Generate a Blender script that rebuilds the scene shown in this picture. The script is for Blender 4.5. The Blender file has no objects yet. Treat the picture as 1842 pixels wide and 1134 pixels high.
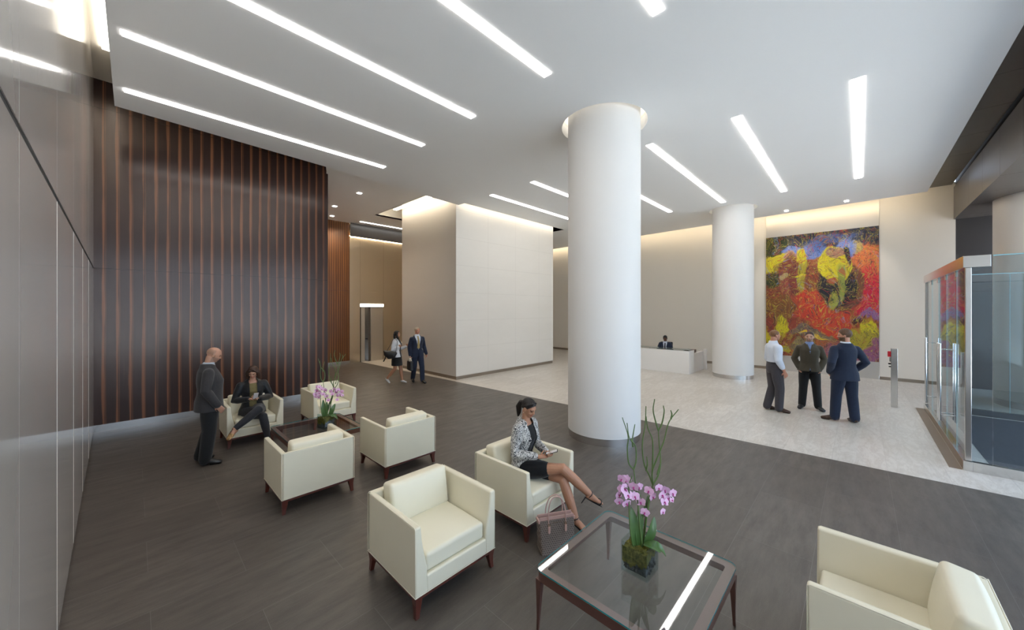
STRIP = 8.0
STRIP_W = 10.0
COVE = 80.0
COLLAR = 4.0
SLOT = 6.0
SKY = 3.7
EXPO = 0.70
SUN = 17.0
import bpy, bmesh, math, random
from mathutils import Vector, Matrix, Euler, noise
random.seed(7)
COL = bpy.context.scene.collection
PI = math.pi
V = Vector

# ------------------------------------------------------------------ object helpers
def link(o, parent=None):
    COL.objects.link(o)
    if parent is not None:
        o.parent = parent
    return o

def thing(name, label, cat, loc=(0, 0, 0), rotz=0.0, group=None):
    o = bpy.data.objects.new(name, None)
    o.empty_display_size = 0.1
    link(o)
    o.location = loc
    o.rotation_euler = (0, 0, rotz)
    tag(o, label, cat, group)
    return o

def tag(o, label, cat, group=None):
    o['label'] = label
    o['category'] = cat
    if group:
        o['group'] = group
    return o

def obj(name, bm, mats, parent=None, smooth=None, loc=None, bevel=0.0, seg=2):
    me = bpy.data.meshes.new(name)
    bmesh.ops.recalc_face_normals(bm, faces=bm.faces[:])
    bm.to_mesh(me)
    bm.free()
    if not isinstance(mats, (list, tuple)):
        mats = [mats]
    for m in mats:
        me.materials.append(m)
    o = bpy.data.objects.new(name, me)
    link(o, parent)
    if loc is not None:
        o.location = loc
    if bevel > 0:
        b = o.modifiers.new('bevel', 'BEVEL')
        b.width = bevel
        b.segments = seg
        b.limit_method = 'ANGLE'
        b.angle_limit = math.radians(35)
    if smooth is not None:
        smooth_mesh(me, smooth)
    return o

def smooth_mesh(me, ang=40):
    me.polygons.foreach_set('use_smooth', [True] * len(me.polygons))
    if ang < 170:
        me.set_sharp_from_angle(angle=math.radians(ang))
    me.update()

def struct(name, bm, m, parent=None, **k):
    o = obj(name, bm, m, parent, **k)
    if parent is None:
        o['kind'] = 'structure'
    return o

# ------------------------------------------------------------------ shape helpers
def BM():
    return bmesh.new()

def box(bm, x0, x1, y0, y1, z0, z1, mat=0):
    vs = [bm.verts.new(p) for p in ((x0, y0, z0), (x1, y0, z0), (x1, y1, z0), (x0, y1, z0),
                                    (x0, y0, z1), (x1, y0, z1), (x1, y1, z1), (x0, y1, z1))]
    for f in ((0, 3, 2, 1), (4, 5, 6, 7), (0, 1, 5, 4), (1, 2, 6, 5), (2, 3, 7, 6), (3, 0, 4, 7)):
        fc = bm.faces.new([vs[i] for i in f])
        fc.material_index = mat
    return vs

def prism(bm, poly, z0, z1, axis='z', mat=0):
    """extrude a 2D polygon; axis z: poly=(x,y); axis y: poly=(x,z) swept z0..z1 in y; axis x: poly=(y,z)"""
    def P(a, b, h):
        if axis == 'z':
            return (a, b, h)
        if axis == 'y':
            return (a, h, b)
        return (h, a, b)
    lo = [bm.verts.new(P(a, b, z0)) for a, b in poly]
    hi = [bm.verts.new(P(a, b, z1)) for a, b in poly]
    n = len(poly)
    fs = [bm.faces.new(lo), bm.faces.new(hi[::-1])]
    for i in range(n):
        fs.append(bm.faces.new((lo[i], hi[i], hi[(i + 1) % n], lo[(i + 1) % n])))
    for f in fs:
        f.material_index = mat

def ring_frame(pts, i):
    n = len(pts)
    if i == 0:
        t = pts[1] - pts[0]
    elif i == n - 1:
        t = pts[-1] - pts[-2]
    else:
        a = (pts[i] - pts[i - 1]).normalized()
        b = (pts[i + 1] - pts[i]).normalized()
        t = a + b
    return t.normalized()

def tube(bm, pts, radii, side=(1, 0, 0), n=14, cap=True, mat=0, power=2.0):
    """sweep ellipses; radii list of r or (r_side, r_other)"""
    pts = [V(p) for p in pts]
    side = V(side)
    rings = []
    N = len(pts)
    rr = []
    for r in radii:
        rr.append((r, r) if not isinstance(r, (tuple, list)) else tuple(r))
    def mk(c, t, ra, rb):
        s = side - t * side.dot(t)
        if s.length < 1e-4:
            s = V((0, 1, 0)) - t * t.y
        s.normalize()
        u = t.cross(s).normalized()
        out = []
        for k in range(n):
            a = 2 * PI * k / n
            ca, sa = math.cos(a), math.sin(a)
            if power != 2.0:
                ca = math.copysign(abs(ca) ** (2 / power), ca)
                sa = math.copysign(abs(sa) ** (2 / power), sa)
            out.append(bm.verts.new(c + s * (ra * ca) + u * (rb * sa)))
        return out
    if cap:
        t = ring_frame(pts, 0)
        ra, rb = rr[0]
        m = min(ra, rb)
        for q in (0.97, 0.6):
            h = math.sqrt(1 - q * q)
            rings.append(mk(pts[0] - t * m * q, t, ra * h, rb * h))
    for i in range(N):
        rings.append(mk(pts[i], ring_frame(pts, i), *rr[i]))
    if cap:
        t = ring_frame(pts, N - 1)
        ra, rb = rr[-1]
        m = min(ra, rb)
        for q in (0.6, 0.97):
            h = math.sqrt(1 - q * q)
            rings.append(mk(pts[-1] + t * m * q, t, ra * h, rb * h))
    for a, b in zip(rings[:-1], rings[1:]):
        for k in range(n):
            f = bm.faces.new((a[k], a[(k + 1) % n], b[(k + 1) % n], b[k]))
            f.material_index = mat
    f = bm.faces.new(rings[0][::-1]); f.material_index = mat
    f = bm.faces.new(rings[-1]); f.material_index = mat

def bez(pts, n=8):
    """Catmull-Rom through points"""
    P = [V(p) for p in pts]
    P = [P[0] * 2 - P[1]] + P + [P[-1] * 2 - P[-2]]
    out = []
    for i in range(1, len(P) - 2):
        for k in range(n):
            t = k / n
            a, b, c, d = P[i - 1], P[i], P[i + 1], P[i + 2]
            out.append(0.5 * ((2 * b) + (c - a) * t + (2 * a - 5 * b + 4 * c - d) * t * t + (3 * b - a - 3 * c + d) * t ** 3))
    out.append(P[-2])
    return out

def lerp_list(L, n):
    """resample list of floats/tuples to n"""
    out = []
    for i in range(n):
        t = i / (n - 1) * (len(L) - 1)
        k = min(int(t), len(L) - 2)
        f = t - k
        a, b = L[k], L[k + 1]
        if isinstance(a, tuple):
            out.append(tuple(a[j] * (1 - f) + b[j] * f for j in range(len(a))))
        else:
            out.append(a * (1 - f) + b * f)
    return out

def ellipsoid(bm, c, r, M=None, seg=16, rings=10, mat=0):
    """ellipsoid centre c radii r, M optional 4x4 applied after"""
    c = V(c)
    grid = []
    for i in range(1, rings):
        th = PI * i / rings
        row = []
        for k in range(seg):
            ph = 2 * PI * k / seg
            p = V((r[0] * math.sin(th) * math.cos(ph), r[1] * math.sin(th) * math.sin(ph), r[2] * math.cos(th))) + c
            row.append(bm.verts.new(M @ p if M else p))
        grid.append(row)
    p = c + V((0, 0, r[2])); top = bm.verts.new(M @ p if M else p)
    p = c - V((0, 0, r[2])); bot = bm.verts.new(M @ p if M else p)
    for k in range(seg):
        k2 = (k + 1) % seg
        bm.faces.new((top, grid[0][k], grid[0][k2])).material_index = mat
        bm.faces.new((bot, grid[-1][k2], grid[-1][k])).material_index = mat
        for i in range(len(grid) - 1):
            bm.faces.new((grid[i][k], grid[i + 1][k], grid[i + 1][k2], grid[i][k2])).material_index = mat

def cyl(bm, cx, cy, r, z0, z1, n=48, r1=None, mat=0, cap=True):
    r1 = r if r1 is None else r1
    a = [bm.verts.new((cx + r * math.cos(2 * PI * k / n), cy + r * math.sin(2 * PI * k / n), z0)) for k in range(n)]
    b = [bm.verts.new((cx + r1 * math.cos(2 * PI * k / n), cy + r1 * math.sin(2 * PI * k / n), z1)) for k in range(n)]
    for k in range(n):
        bm.faces.new((a[k], a[(k + 1) % n], b[(k + 1) % n], b[k])).material_index = mat
    if cap:
        bm.faces.new(a[::-1]).material_index = mat
        bm.faces.new(b).material_index = mat

def annulus(bm, cx, cy, r0, r1, z0, z1, n=64):
    rows = []
    for (r, z) in ((r0, z0), (r1, z0), (r1, z1), (r0, z1)):
        rows.append([bm.verts.new((cx + r * math.cos(2 * PI * k / n), cy + r * math.sin(2 * PI * k / n), z)) for k in range(n)])
    for i in range(4):
        a, b = rows[i], rows[(i + 1) % 4]
        for k in range(n):
            bm.faces.new((a[k], a[(k + 1) % n], b[(k + 1) % n], b[k]))

def cushion(bm, c, size, r=0.03, crown=0.0, n=12, M=None, crown_axis=2, both=False):
    """rounded box with crowned top"""
    hx, hy, hz = (s / 2 for s in size)
    H = (hx, hy, hz)
    def rnd(p):
        q = V([max(-H[i] + r, min(H[i] - r, p[i])) for i in range(3)])
        d = p - q
        if d.length > 1e-9:
            p = q + d.normalized() * r
        a = crown_axis
        o = [i for i in range(3) if i != a]
        w = (1 - (p[o[0]] / H[o[0]]) ** 2) * (1 - (p[o[1]] / H[o[1]]) ** 2)
        w = max(w, 0) ** 0.7
        if p[a] > 0:
            p[a] += crown * w
        elif both:
            p[a] -= crown * w
        p = p + V(c)
        return M @ p if M else p
    def coords(h):
        L = [-h, -h + r * 0.3, -h + r * 0.7, -h + r]
        m = [-h + r + (2 * h - 2 * r) * k / n for k in range(1, n)]
        return L + m + [h - r, h - r * 0.7, h - r * 0.3, h]
    cs = [coords(h) for h in H]
    cache = {}
    def vert(p):
        k = tuple(round(x, 5) for x in p)
        if k not in cache:
            cache[k] = bm.verts.new(rnd(V(p)))
        return cache[k]
    for a in range(3):
        o = [i for i in range(3) if i != a]
        for sgn in (-1, 1):
            A, B = cs[o[0]], cs[o[1]]
            for i in range(len(A) - 1):
                for j in range(len(B) - 1):
                    q = []
                    for (u, v) in ((A[i], B[j]), (A[i + 1], B[j]), (A[i + 1], B[j + 1]), (A[i], B[j + 1])):
                        p = [0, 0, 0]
                        p[a] = sgn * H[a]; p[o[0]] = u; p[o[1]] = v
                        q.append(vert(p))
                    if len(set(q)) == 4:
                        try:
                            bm.faces.new(q)
                        except ValueError:
                            pass

# ------------------------------------------------------------------ materials
MAT = {}
def mat(name, color=(0.8, 0.8, 0.8), rough=0.5, metal=0.0, spec=0.5, coat=0.0, coat_r=0.1, sheen=0.0, emit=None, estr=0.0):
    m = bpy.data.materials.new(name)
    m.use_nodes = True
    b = m.node_tree.nodes['Principled BSDF']
    b.inputs['Base Color'].default_value = (*color, 1)
    b.inputs['Roughness'].default_value = rough
    b.inputs['Metallic'].default_value = metal
    b.inputs['Specular IOR Level'].default_value = spec
    b.inputs['Coat Weight'].default_value = coat
    b.inputs['Coat Roughness'].default_value = coat_r
    b.inputs['Sheen Weight'].default_value = sheen
    if emit:
        b.inputs['Emission Color'].default_value = (*emit, 1)
        b.inputs['Emission Strength'].default_value = estr
    MAT[name] = m
    return m

class NT:
    def __init__(self, m):
        self.t = m.node_tree
        self.N = self.t.nodes
        self.L = self.t.links
        self.b = self.N.get('Principled BSDF')
    def n(self, typ, **k):
        x = self.N.new(typ)
        for a, v in k.items():
            if a.startswith('_'):
                setattr(x, a[1:], v)
            else:
                key = int(a[1:]) if a[0] == 'i' and a[1:].isdigit() else a.replace('__', ' ')
                self.set(x, key, v)
        return x
    def set(self, x, key, v):
        s = x.inputs[key]
        if hasattr(v, 'is_output') or isinstance(v, bpy.types.NodeSocket):
            self.L.new(v, s)
        else:
            s.default_value = v
    def math(self, op, a, b=0.0, c=0.0, clamp=False):
        x = self.N.new('ShaderNodeMath')
        x.operation = op
        x.use_clamp = clamp
        self.set(x, 0, a); self.set(x, 1, b); self.set(x, 2, c)
        return x.outputs[0]
    def mix(self, fac, a, b, blend='MIX'):
        x = self.N.new('ShaderNodeMix')
        x.data_type = 'RGBA'
        x.blend_type = blend
        def c(v):
            return (*v, 1) if isinstance(v, tuple) and len(v) == 3 else v
        self.set(x, 0, fac); self.set(x, 6, c(a)); self.set(x, 7, c(b))
        return x.outputs[2]
    def noise(self, vec, scale=5.0, detail=3.0, rough=0.5, dist=0.0, dim='3D'):
        x = self.N.new('ShaderNodeTexNoise')
        self.set(x, 'Vector', vec); self.set(x, 'Scale', scale); self.set(x, 'Detail', detail)
        self.set(x, 'Roughness', rough); self.set(x, 'Distortion', dist)
        return x
    def mapping(self, vec, loc=(0, 0, 0), rot=(0, 0, 0), scale=(1, 1, 1)):
        x = self.N.new('ShaderNodeMapping')
        self.set(x, 'Vector', vec); self.set(x, 'Location', loc); self.set(x, 'Rotation', rot); self.set(x, 'Scale', scale)
        return x.outputs[0]
    def obj_co(self):
        return self.N.new('ShaderNodeTexCoord').outputs['Object']
    def ramp(self, fac, stops, interp='LINEAR'):
        x = self.N.new('ShaderNodeValToRGB')
        x.color_ramp.interpolation = interp
        e = x.color_ramp.elements
        while len(e) < len(stops):
            e.new(0.5)
        for el, (p, c) in zip(e, stops):
            el.position = p
            el.color = (*c, 1) if len(c) == 3 else c
        self.set(x, 'Fac', fac)
        return x.outputs[0]
    def bump(self, h, strength=0.2, dist=0.01):
        x = self.N.new('ShaderNodeBump')
        self.set(x, 'Strength', strength); self.set(x, 'Distance', dist); self.set(x, 'Height', h)
        self.L.new(x.outputs[0], self.b.inputs['Normal'])
    def base(self, c):
        self.L.new(c, self.b.inputs['Base Color'])

def emis(name, color, strength):
    m = bpy.data.materials.new(name)
    m.use_nodes = True
    t = m.node_tree
    t.nodes.clear()
    e = t.nodes.new('ShaderNodeEmission')
    e.inputs[0].default_value = (*color, 1)
    e.inputs[1].default_value = strength
    o = t.nodes.new('ShaderNodeOutputMaterial')
    t.links.new(e.outputs[0], o.inputs[0])
    MAT[name] = m
    return m

def glass(name, tint=(0.92, 0.96, 0.96), ior=1.5, rough=0.0, strength=1.0):
    m = bpy.data.materials.new(name)
    m.use_nodes = True
    t = m.node_tree
    t.nodes.clear()
    tr = t.nodes.new('ShaderNodeBsdfTransparent'); tr.inputs[0].default_value = (*tint, 1)
    gl = t.nodes.new('ShaderNodeBsdfGlossy'); gl.inputs['Roughness'].default_value = rough
    lw = t.nodes.new('ShaderNodeLayerWeight'); lw.inputs[0].default_value = 0.5
    fr = t.nodes.new('ShaderNodeMath'); fr.operation = 'POWER'; fr.inputs[1].default_value = 5.0
    t.links.new(lw.outputs['Facing'], fr.inputs[0])
    f0 = ((ior - 1) / (ior + 1)) ** 2
    ml = t.nodes.new('ShaderNodeMath'); ml.operation = 'MULTIPLY_ADD'; ml.use_clamp = True
    ml.inputs[1].default_value = (1 - f0) * min(1.0, strength); ml.inputs[2].default_value = f0 * strength
    mx = t.nodes.new('ShaderNodeMixShader')
    o = t.nodes.new('ShaderNodeOutputMaterial')
    t.links.new(fr.outputs[0], ml.inputs[0])
    t.links.new(ml.outputs[0], mx.inputs[0])
    t.links.new(tr.outputs[0], mx.inputs[1])
    t.links.new(gl.outputs[0], mx.inputs[2])
    t.links.new(mx.outputs[0], o.inputs[0])
    MAT[name] = m
    return m

def build_materials():
    # plaster
    for nm, c in (('ceiling_white', (0.90, 0.90, 0.89)), ('wall_white', (0.76, 0.705, 0.62)), ('column_white', (0.76, 0.74, 0.71))):  # wall_white is tinted beige, warm light on the far wall put into its colour
        m = mat(nm, c, rough=0.55, spec=0.3)
        t = NT(m)
        co = t.obj_co()
        nz = t.noise(co, 1.3, 3).outputs[0]
        t.base(t.mix(t.math('MULTIPLY', nz, 0.12), c, tuple(x * 0.86 for x in c)))
    mat('recess_white', (0.82, 0.78, 0.70), rough=0.6)
    # stone cladding of the white core
    m = mat('stone_panel', (0.7, 0.66, 0.6), rough=0.38, spec=0.4)
    t = NT(m); co = t.obj_co()
    sep = t.n('ShaderNodeSeparateXYZ', Vector=co)
    nz = t.noise(t.mapping(co, scale=(0.5, 0.5, 1.4)), 1.2, 6, 0.6).outputs[0]
    c1 = t.mix(nz, (0.74, 0.70, 0.64), (0.66, 0.62, 0.56))
    g = None
    jx = t.math('ABSOLUTE', t.math('SUBTRACT', t.math('FRACT', t.math('DIVIDE', t.math('SUBTRACT', sep.outputs[0], 8.8 - 0.715), 1.43)), 0.5))
    jy = t.math('ABSOLUTE', t.math('SUBTRACT', t.math('FRACT', t.math('DIVIDE', t.math('SUBTRACT', sep.outputs[1], 9.62 - 0.7), 1.43)), 0.5))
    jz = t.math('ABSOLUTE', t.math('SUBTRACT', t.math('FRACT', t.math('DIVIDE', t.math('SUBTRACT', sep.outputs[2], 1.05 - 0.46), 0.92)), 0.5))
    l1 = t.math('LESS_THAN', jx, 0.004)
    l2 = t.math('LESS_THAN', jz, 0.005)
    l = t.math('MAXIMUM', l1, l2)
    t.base(t.mix(t.math('MULTIPLY', l, 0.45), c1, (0.45, 0.41, 0.36)))
    # ebony veneer
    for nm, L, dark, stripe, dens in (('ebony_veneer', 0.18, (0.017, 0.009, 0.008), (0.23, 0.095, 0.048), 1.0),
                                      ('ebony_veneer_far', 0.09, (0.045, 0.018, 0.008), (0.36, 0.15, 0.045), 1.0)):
        m = mat(nm, dark, rough=0.24, spec=0.45, coat=0.25, coat_r=0.16)
        m.node_tree.nodes['Principled BSDF'].inputs['Coat Tint'].default_value = (1.0, 0.86, 0.78, 1)
        m.node_tree.nodes['Principled BSDF'].inputs['Specular Tint'].default_value = (1.0, 0.84, 0.76, 1)
        t = NT(m); co = t.obj_co()
        wob = t.noise(t.mapping(co, scale=(1.5, 1, 0.55)), 1.0, 2).outputs[0]
        sep = t.n('ShaderNodeSeparateXYZ', Vector=co)
        x = t.math('ADD', sep.outputs[0], t.math('MULTIPLY', t.math('SUBTRACT', wob, 0.5), 0.035))
        u = t.math('DIVIDE', t.math('ADD', x, 0.40 + L / 2), L)
        fr = t.math('FRACT', u)
        d = t.math('ABSOLUTE', t.math('SUBTRACT', fr, 0.5))
        wid = t.noise(t.mapping(co, scale=(3.1, 1, 0.5)), 1.6, 2).outputs[0]
        w = t.math('MULTIPLY', wid, 0.24)
        main = t.math('SMOOTH_MIN', 1.0, t.math('DIVIDE', t.math('SUBTRACT', w, d), 0.07), 0.05, clamp=True)
        d2 = t.math('ABSOLUTE', t.math('SUBTRACT', fr, 0.66))
        sec = t.math('MULTIPLY', t.math('DIVIDE', t.math('SUBTRACT', 0.06, d2), 0.05, clamp=True), 0.4)
        s = t.math('MAXIMUM', main, sec)
        fine = t.noise(t.mapping(co, scale=(60, 60, 0.35)), 1.0, 5, 0.65).outputs[0]
        s = t.math('MULTIPLY', s, t.math('ADD', 0.45, t.math('MULTIPLY', fine, 0.9)), clamp=True)
        grain = t.noise(t.mapping(co, scale=(150, 150, 0.8)), 1.0, 4, 0.6).outputs[0]
        dk = t.mix(grain, dark, tuple(min(1, q * 2.4) for q in dark))
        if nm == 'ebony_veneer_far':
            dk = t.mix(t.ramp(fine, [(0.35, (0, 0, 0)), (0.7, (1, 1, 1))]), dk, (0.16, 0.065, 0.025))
        seam = t.math('LESS_THAN', t.math('ABSOLUTE', t.math('SUBTRACT', t.math('FRACT', t.math('DIVIDE', t.math('SUBTRACT', sep.outputs[0], 0.87 - 0.72), 1.44)), 0.5)), 0.0022)
        zs = t.math('LESS_THAN', t.math('ABSOLUTE', t.math('SUBTRACT', sep.outputs[2], 3.13)), 0.003)
        zs2 = t.math('LESS_THAN', t.math('ABSOLUTE', t.math('SUBTRACT', sep.outputs[2], 6.2)), 0.004)
        lines = t.math('MAXIMUM', seam, t.math('MAXIMUM', zs, zs2))
        t.base(t.mix(lines, t.mix(s, dk, stripe), (0.004, 0.003, 0.003)))
        t.set(t.b, 'Roughness', t.math('ADD', 0.19, t.math('MULTIPLY', fine, 0.12)))
        t.bump(t.math('ADD', grain, fine), 0.12, 0.002)
    # brushed metal panels of the left wall
    m = mat('satin_metal_panel', (0.52, 0.48, 0.44), rough=0.1, metal=0.3)
    t = NT(m); co = t.obj_co()
    streak = t.noise(t.mapping(co, scale=(14, 14, 0.12)), 1.0, 4, 0.6).outputs[0]
    broad = t.noise(t.mapping(co, scale=(1.6, 1.6, 0.1)), 1.0, 2, 0.5).outputs[0]
    c = t.mix(streak, (0.78, 0.73, 0.68), (0.68, 0.63, 0.58))
    c = t.mix(t.math('MULTIPLY', broad, 0.35), c, (0.80, 0.755, 0.72))
    t.base(c)
    t.set(t.b, 'Roughness', t.math('ADD', 0.05, t.math('MULTIPLY', streak, 0.08)))
    # steel
    m = mat('brushed_steel', (0.66, 0.65, 0.63), rough=0.14, metal=1.0)
    m = mat('steel_wall', (0.66, 0.58, 0.47), rough=0.26, metal=0.95)
    t = NT(m); co = t.obj_co()
    st = t.noise(t.mapping(co, scale=(0.5, 0.5, 40)), 1.0, 4, 0.6).outputs[0]
    wv = t.noise(t.mapping(co, scale=(0.35, 0.35, 1.2)), 1.2, 2, 0.5).outputs[0]
    t.set(t.b, 'Roughness', t.math('ADD', 0.16, t.math('MULTIPLY', st, 0.16)))
    t.bump(wv, 0.25, 0.05)
    m = mat('elevator_steel', (0.62, 0.59, 0.55), rough=0.36, metal=0.9)
    mat('satin_steel', (0.60, 0.57, 0.53), rough=0.42, metal=0.85)
    mat('base_steel', (0.66, 0.65, 0.64), rough=0.22, metal=1.0)
    mat('base_bronze', (0.30, 0.25, 0.20), rough=0.4, metal=0.7)
    m = mat('chrome', (0.78, 0.78, 0.78), rough=0.12, metal=1.0)
    mat('column_satin', (0.62, 0.585, 0.55), rough=0.38, metal=0.4)
    # dark bronze facade panels
    m = mat('dark_panel', (0.08, 0.071, 0.064), rough=0.32, spec=0.5, coat=0.2, coat_r=0.2)
    t = NT(m); co = t.obj_co()
    st = t.noise(t.mapping(co, scale=(1.2, 1.2, 0.3)), 2.0, 4, 0.6).outputs[0]
    t.base(t.mix(st, (0.095, 0.084, 0.075), (0.07, 0.062, 0.056)))
    mat('beam_panel', (0.15, 0.132, 0.118), rough=0.33, spec=0.6, metal=0.35)
    mat('black_gap', (0.006, 0.006, 0.006), rough=0.8)
    mat('dark_wall', (0.045, 0.042, 0.042), rough=0.5)
    # slate floor
    m = mat('slate_floor', (0.06, 0.055, 0.05), rough=0.35, spec=0.5)
    t = NT(m); co = t.obj_co()
    mp = t.mapping(co, loc=(0.52, -2.145 + 0.61 * 10, 0))
    br = t.n('ShaderNodeTexBrick', Vector=mp, Scale=1.0)
    br.offset = 0.5
    t.set(br, 'Mortar Size', 0.0022); t.set(br, 'Mortar Smooth', 0.3); t.set(br, 'Brick Width', 1.22); t.set(br, 'Row Height', 0.61)
    t.set(br, 'Color1', (0.0, 0.0, 0.0, 1)); t.set(br, 'Color2', (1, 1, 1, 1)); t.set(br, 'Mortar', (0.5, 0.5, 0.5, 1)); t.set(br, 'Bias', 0.0)
    n1 = t.noise(t.mapping(co, scale=(0.9, 4.0, 1)), 2.2, 7, 0.68).outputs[0]
    n2 = t.noise(co, 190, 2, 0.7).outputs[0]
    n3 = t.noise(t.mapping(co, scale=(2.5, 14, 1)), 2.2, 5, 0.7).outputs[0]
    base = t.mix(br.outputs[0], (0.086, 0.071, 0.058), (0.118, 0.100, 0.083))
    base = t.mix(t.ramp(n1, [(0.35, (0, 0, 0)), (0.68, (1, 1, 1))]), base, (0.066, 0.055, 0.046))
    base = t.mix(t.math('MULTIPLY', t.ramp(n2, [(0.5, (0, 0, 0)), (0.78, (1, 1, 1))]), 0.4), base, (0.16, 0.148, 0.135))
    base = t.mix(t.math('MULTIPLY', t.ramp(n3, [(0.52, (0, 0, 0)), (0.75, (1, 1, 1))]), 0.45), base, (0.115, 0.104, 0.094))
    base = t.mix(t.math('MULTIPLY', br.outputs[1], 0.6), base, (0.17, 0.16, 0.15))
    t.base(base)
    t.set(t.b, 'Roughness', t.math('ADD', 0.32, t.math('MULTIPLY', n1, 0.2)))
    t.bump(t.math('ADD', t.math('MULTIPLY', n2, 0.4), n3), 0.12, 0.004)
    # marble floor
    m = mat('marble_floor', (0.62, 0.58, 0.53), rough=0.28, spec=0.45)
    t = NT(m); co = t.obj_co()
    mp = t.mapping(co, loc=(0.3, -2.145 + 0.61 * 10, 0))
    br = t.n('ShaderNodeTexBrick', Vector=mp, Scale=1.0)
    br.offset = 0.5
    t.set(br, 'Mortar Size', 0.0025); t.set(br, 'Mortar Smooth', 0.2); t.set(br, 'Brick Width', 1.22); t.set(br, 'Row Height', 0.61)
    t.set(br, 'Color1', (0, 0, 0, 1)); t.set(br, 'Color2', (1, 1, 1, 1)); t.set(br, 'Mortar', (0.5, 0.5, 0.5, 1)); t.set(br, 'Bias', 0.0)
    v1 = t.noise(t.mapping(co, rot=(0, 0, 0.2), scale=(0.8, 3.4, 1)), 1.6, 9, 0.72, 0.8).outputs[0]
    v2 = t.noise(t.mapping(co, rot=(0, 0, 0.25), scale=(3.0, 10, 1)), 1.8, 8, 0.75, 0.8).outputs[0]
    base = t.mix(br.outputs[0], (0.57, 0.525, 0.465), (0.655, 0.61, 0.55))
    base = t.mix(t.math('MULTIPLY', t.ramp(v1, [(0.42, (0, 0, 0)), (0.5, (1, 1, 1)), (0.58, (0, 0, 0))]), 0.34), base, (0.36, 0.30, 0.24))
    base = t.mix(t.math('MULTIPLY', t.ramp(v2, [(0.5, (0, 0, 0)), (0.72, (1, 1, 1))]), 0.7), base, (0.44, 0.385, 0.325))
    base = t.mix(t.math('MULTIPLY', br.outputs[1], 0.55), base, (0.36, 0.33, 0.30))
    t.base(base)
    # leather
    m = mat('cream_leather', (0.72, 0.68, 0.56), rough=0.42, spec=0.4)
    t = NT(m); co = t.obj_co()
    n1 = t.noise(co, 350, 2, 0.6).outputs[0]
    n2 = t.noise(co, 4, 3, 0.5).outputs[0]
    t.base(t.mix(n2, (0.80, 0.745, 0.575), (0.74, 0.685, 0.53)))
    t.bump(n1, 0.08, 0.001)
    mat('leather_piping', (0.76, 0.71, 0.56), rough=0.4)
    m = mat('mahogany', (0.10, 0.022, 0.014), rough=0.3, coat=0.4, coat_r=0.15)
    t = NT(m); co = t.obj_co()
    n1 = t.noise(t.mapping(co, scale=(40, 40, 4)), 1.0, 3).outputs[0]
    t.base(t.mix(n1, (0.13, 0.03, 0.018), (0.07, 0.015, 0.010)))
    m = mat('table_bronze', (0.135, 0.062, 0.048), rough=0.32, metal=0.35, coat=0.3, coat_r=0.2)
    mat('table_band', (0.20, 0.135, 0.12), rough=0.35, metal=0.2)
    mat('glass_edge', (0.02, 0.28, 0.29), rough=0.15, emit=None)
    glass('table_glass', (0.93, 0.965, 0.955), 1.55, 0.0, 2.2)
    glass('clear_glass', (0.93, 0.96, 0.965), 1.5, 0.0, 1.6)
    glass('blue_glass', (0.80, 0.86, 0.885), 1.5, 0.0, 1.7)
    glass('vase_glass', (0.90, 0.95, 0.95), 1.45, 0.0, 1.6)
    mat('glass_rim', (0.30, 0.55, 0.60), rough=0.15)
    # plants
    m = mat('stem_green', (0.075, 0.135, 0.035), rough=0.5)
    t = NT(m); co = t.obj_co()
    t.base(t.mix(t.noise(co, 22, 3).outputs[0], (0.055, 0.10, 0.022), (0.12, 0.20, 0.055)))
    m = mat('leaf_green', (0.07, 0.15, 0.035), rough=0.3, spec=0.5)
    t = NT(m); co = t.obj_co()
    t.base(t.mix(t.noise(co, 12, 3).outputs[0], (0.035, 0.095, 0.025), (0.085, 0.16, 0.04)))
    m = mat('petal_pink', (0.72, 0.42, 0.62), rough=0.5)
    t = NT(m); co = t.obj_co()
    t.base(t.mix(t.noise(co, 40, 3).outputs[0], (0.86, 0.60, 0.78), (0.66, 0.33, 0.56)))
    mat('petal_heart', (0.45, 0.03, 0.22), rough=0.5)
    mat('bud_red', (0.50, 0.08, 0.12), rough=0.5)
    m = mat('moss', (0.20, 0.20, 0.035), rough=0.95, spec=0.1)
    t = NT(m); co = t.obj_co()
    t.base(t.mix(t.ramp(t.noise(co, 38, 4, 0.7).outputs[0], [(0.35, (0, 0, 0)), (0.65, (1, 1, 1))]), (0.05, 0.05, 0.012), (0.22, 0.19, 0.045)))
    m = mat('slate_chips', (0.03, 0.035, 0.04), rough=0.4)
    t = NT(m); co = t.obj_co()
    t.base(t.mix(t.ramp(t.noise(co, 30, 4, 0.7).outputs[0], [(0.4, (0, 0, 0)), (0.7, (1, 1, 1))]), (0.012, 0.014, 0.016), (0.10, 0.115, 0.12)))
    mat('twig_brown', (0.10, 0.06, 0.035), rough=0.8)
    # light
    emis('strip_emit', (1.0, 0.975, 0.94), STRIP)
    emis('strip_emit_warm', (1.0, 0.90, 0.74), STRIP_W)
    emis('cove_emit', (1.0, 0.80, 0.52), COVE)
    emis('cove_white', (1.0, 0.90, 0.74), 4.5)
    emis('cove_far', (1.0, 0.80, 0.52), 8.0)
    emis('collar_emit', (1.0, 0.96, 0.88), COLLAR)
    emis('slot_emit', (1.0, 0.93, 0.80), SLOT)
    emis('spot_emit', (1.0, 0.95, 0.86), 9.0)
    # people
    def cloth(nm, c, rough=0.8, vary=0.25, sc=60, sheen=0.15):
        m = mat(nm, c, rough=rough, spec=0.25, sheen=sheen)
        t = NT(m); co = t.obj_co()
        n = t.noise(co, sc, 3).outputs[0]
        n2 = t.noise(co, 7, 2).outputs[0]
        t.base(t.mix(n, tuple(x * (1 - vary) for x in c), tuple(min(1, x * (1 + vary)) for x in c)))
        t.bump(n2, 0.35, 0.02)
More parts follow.
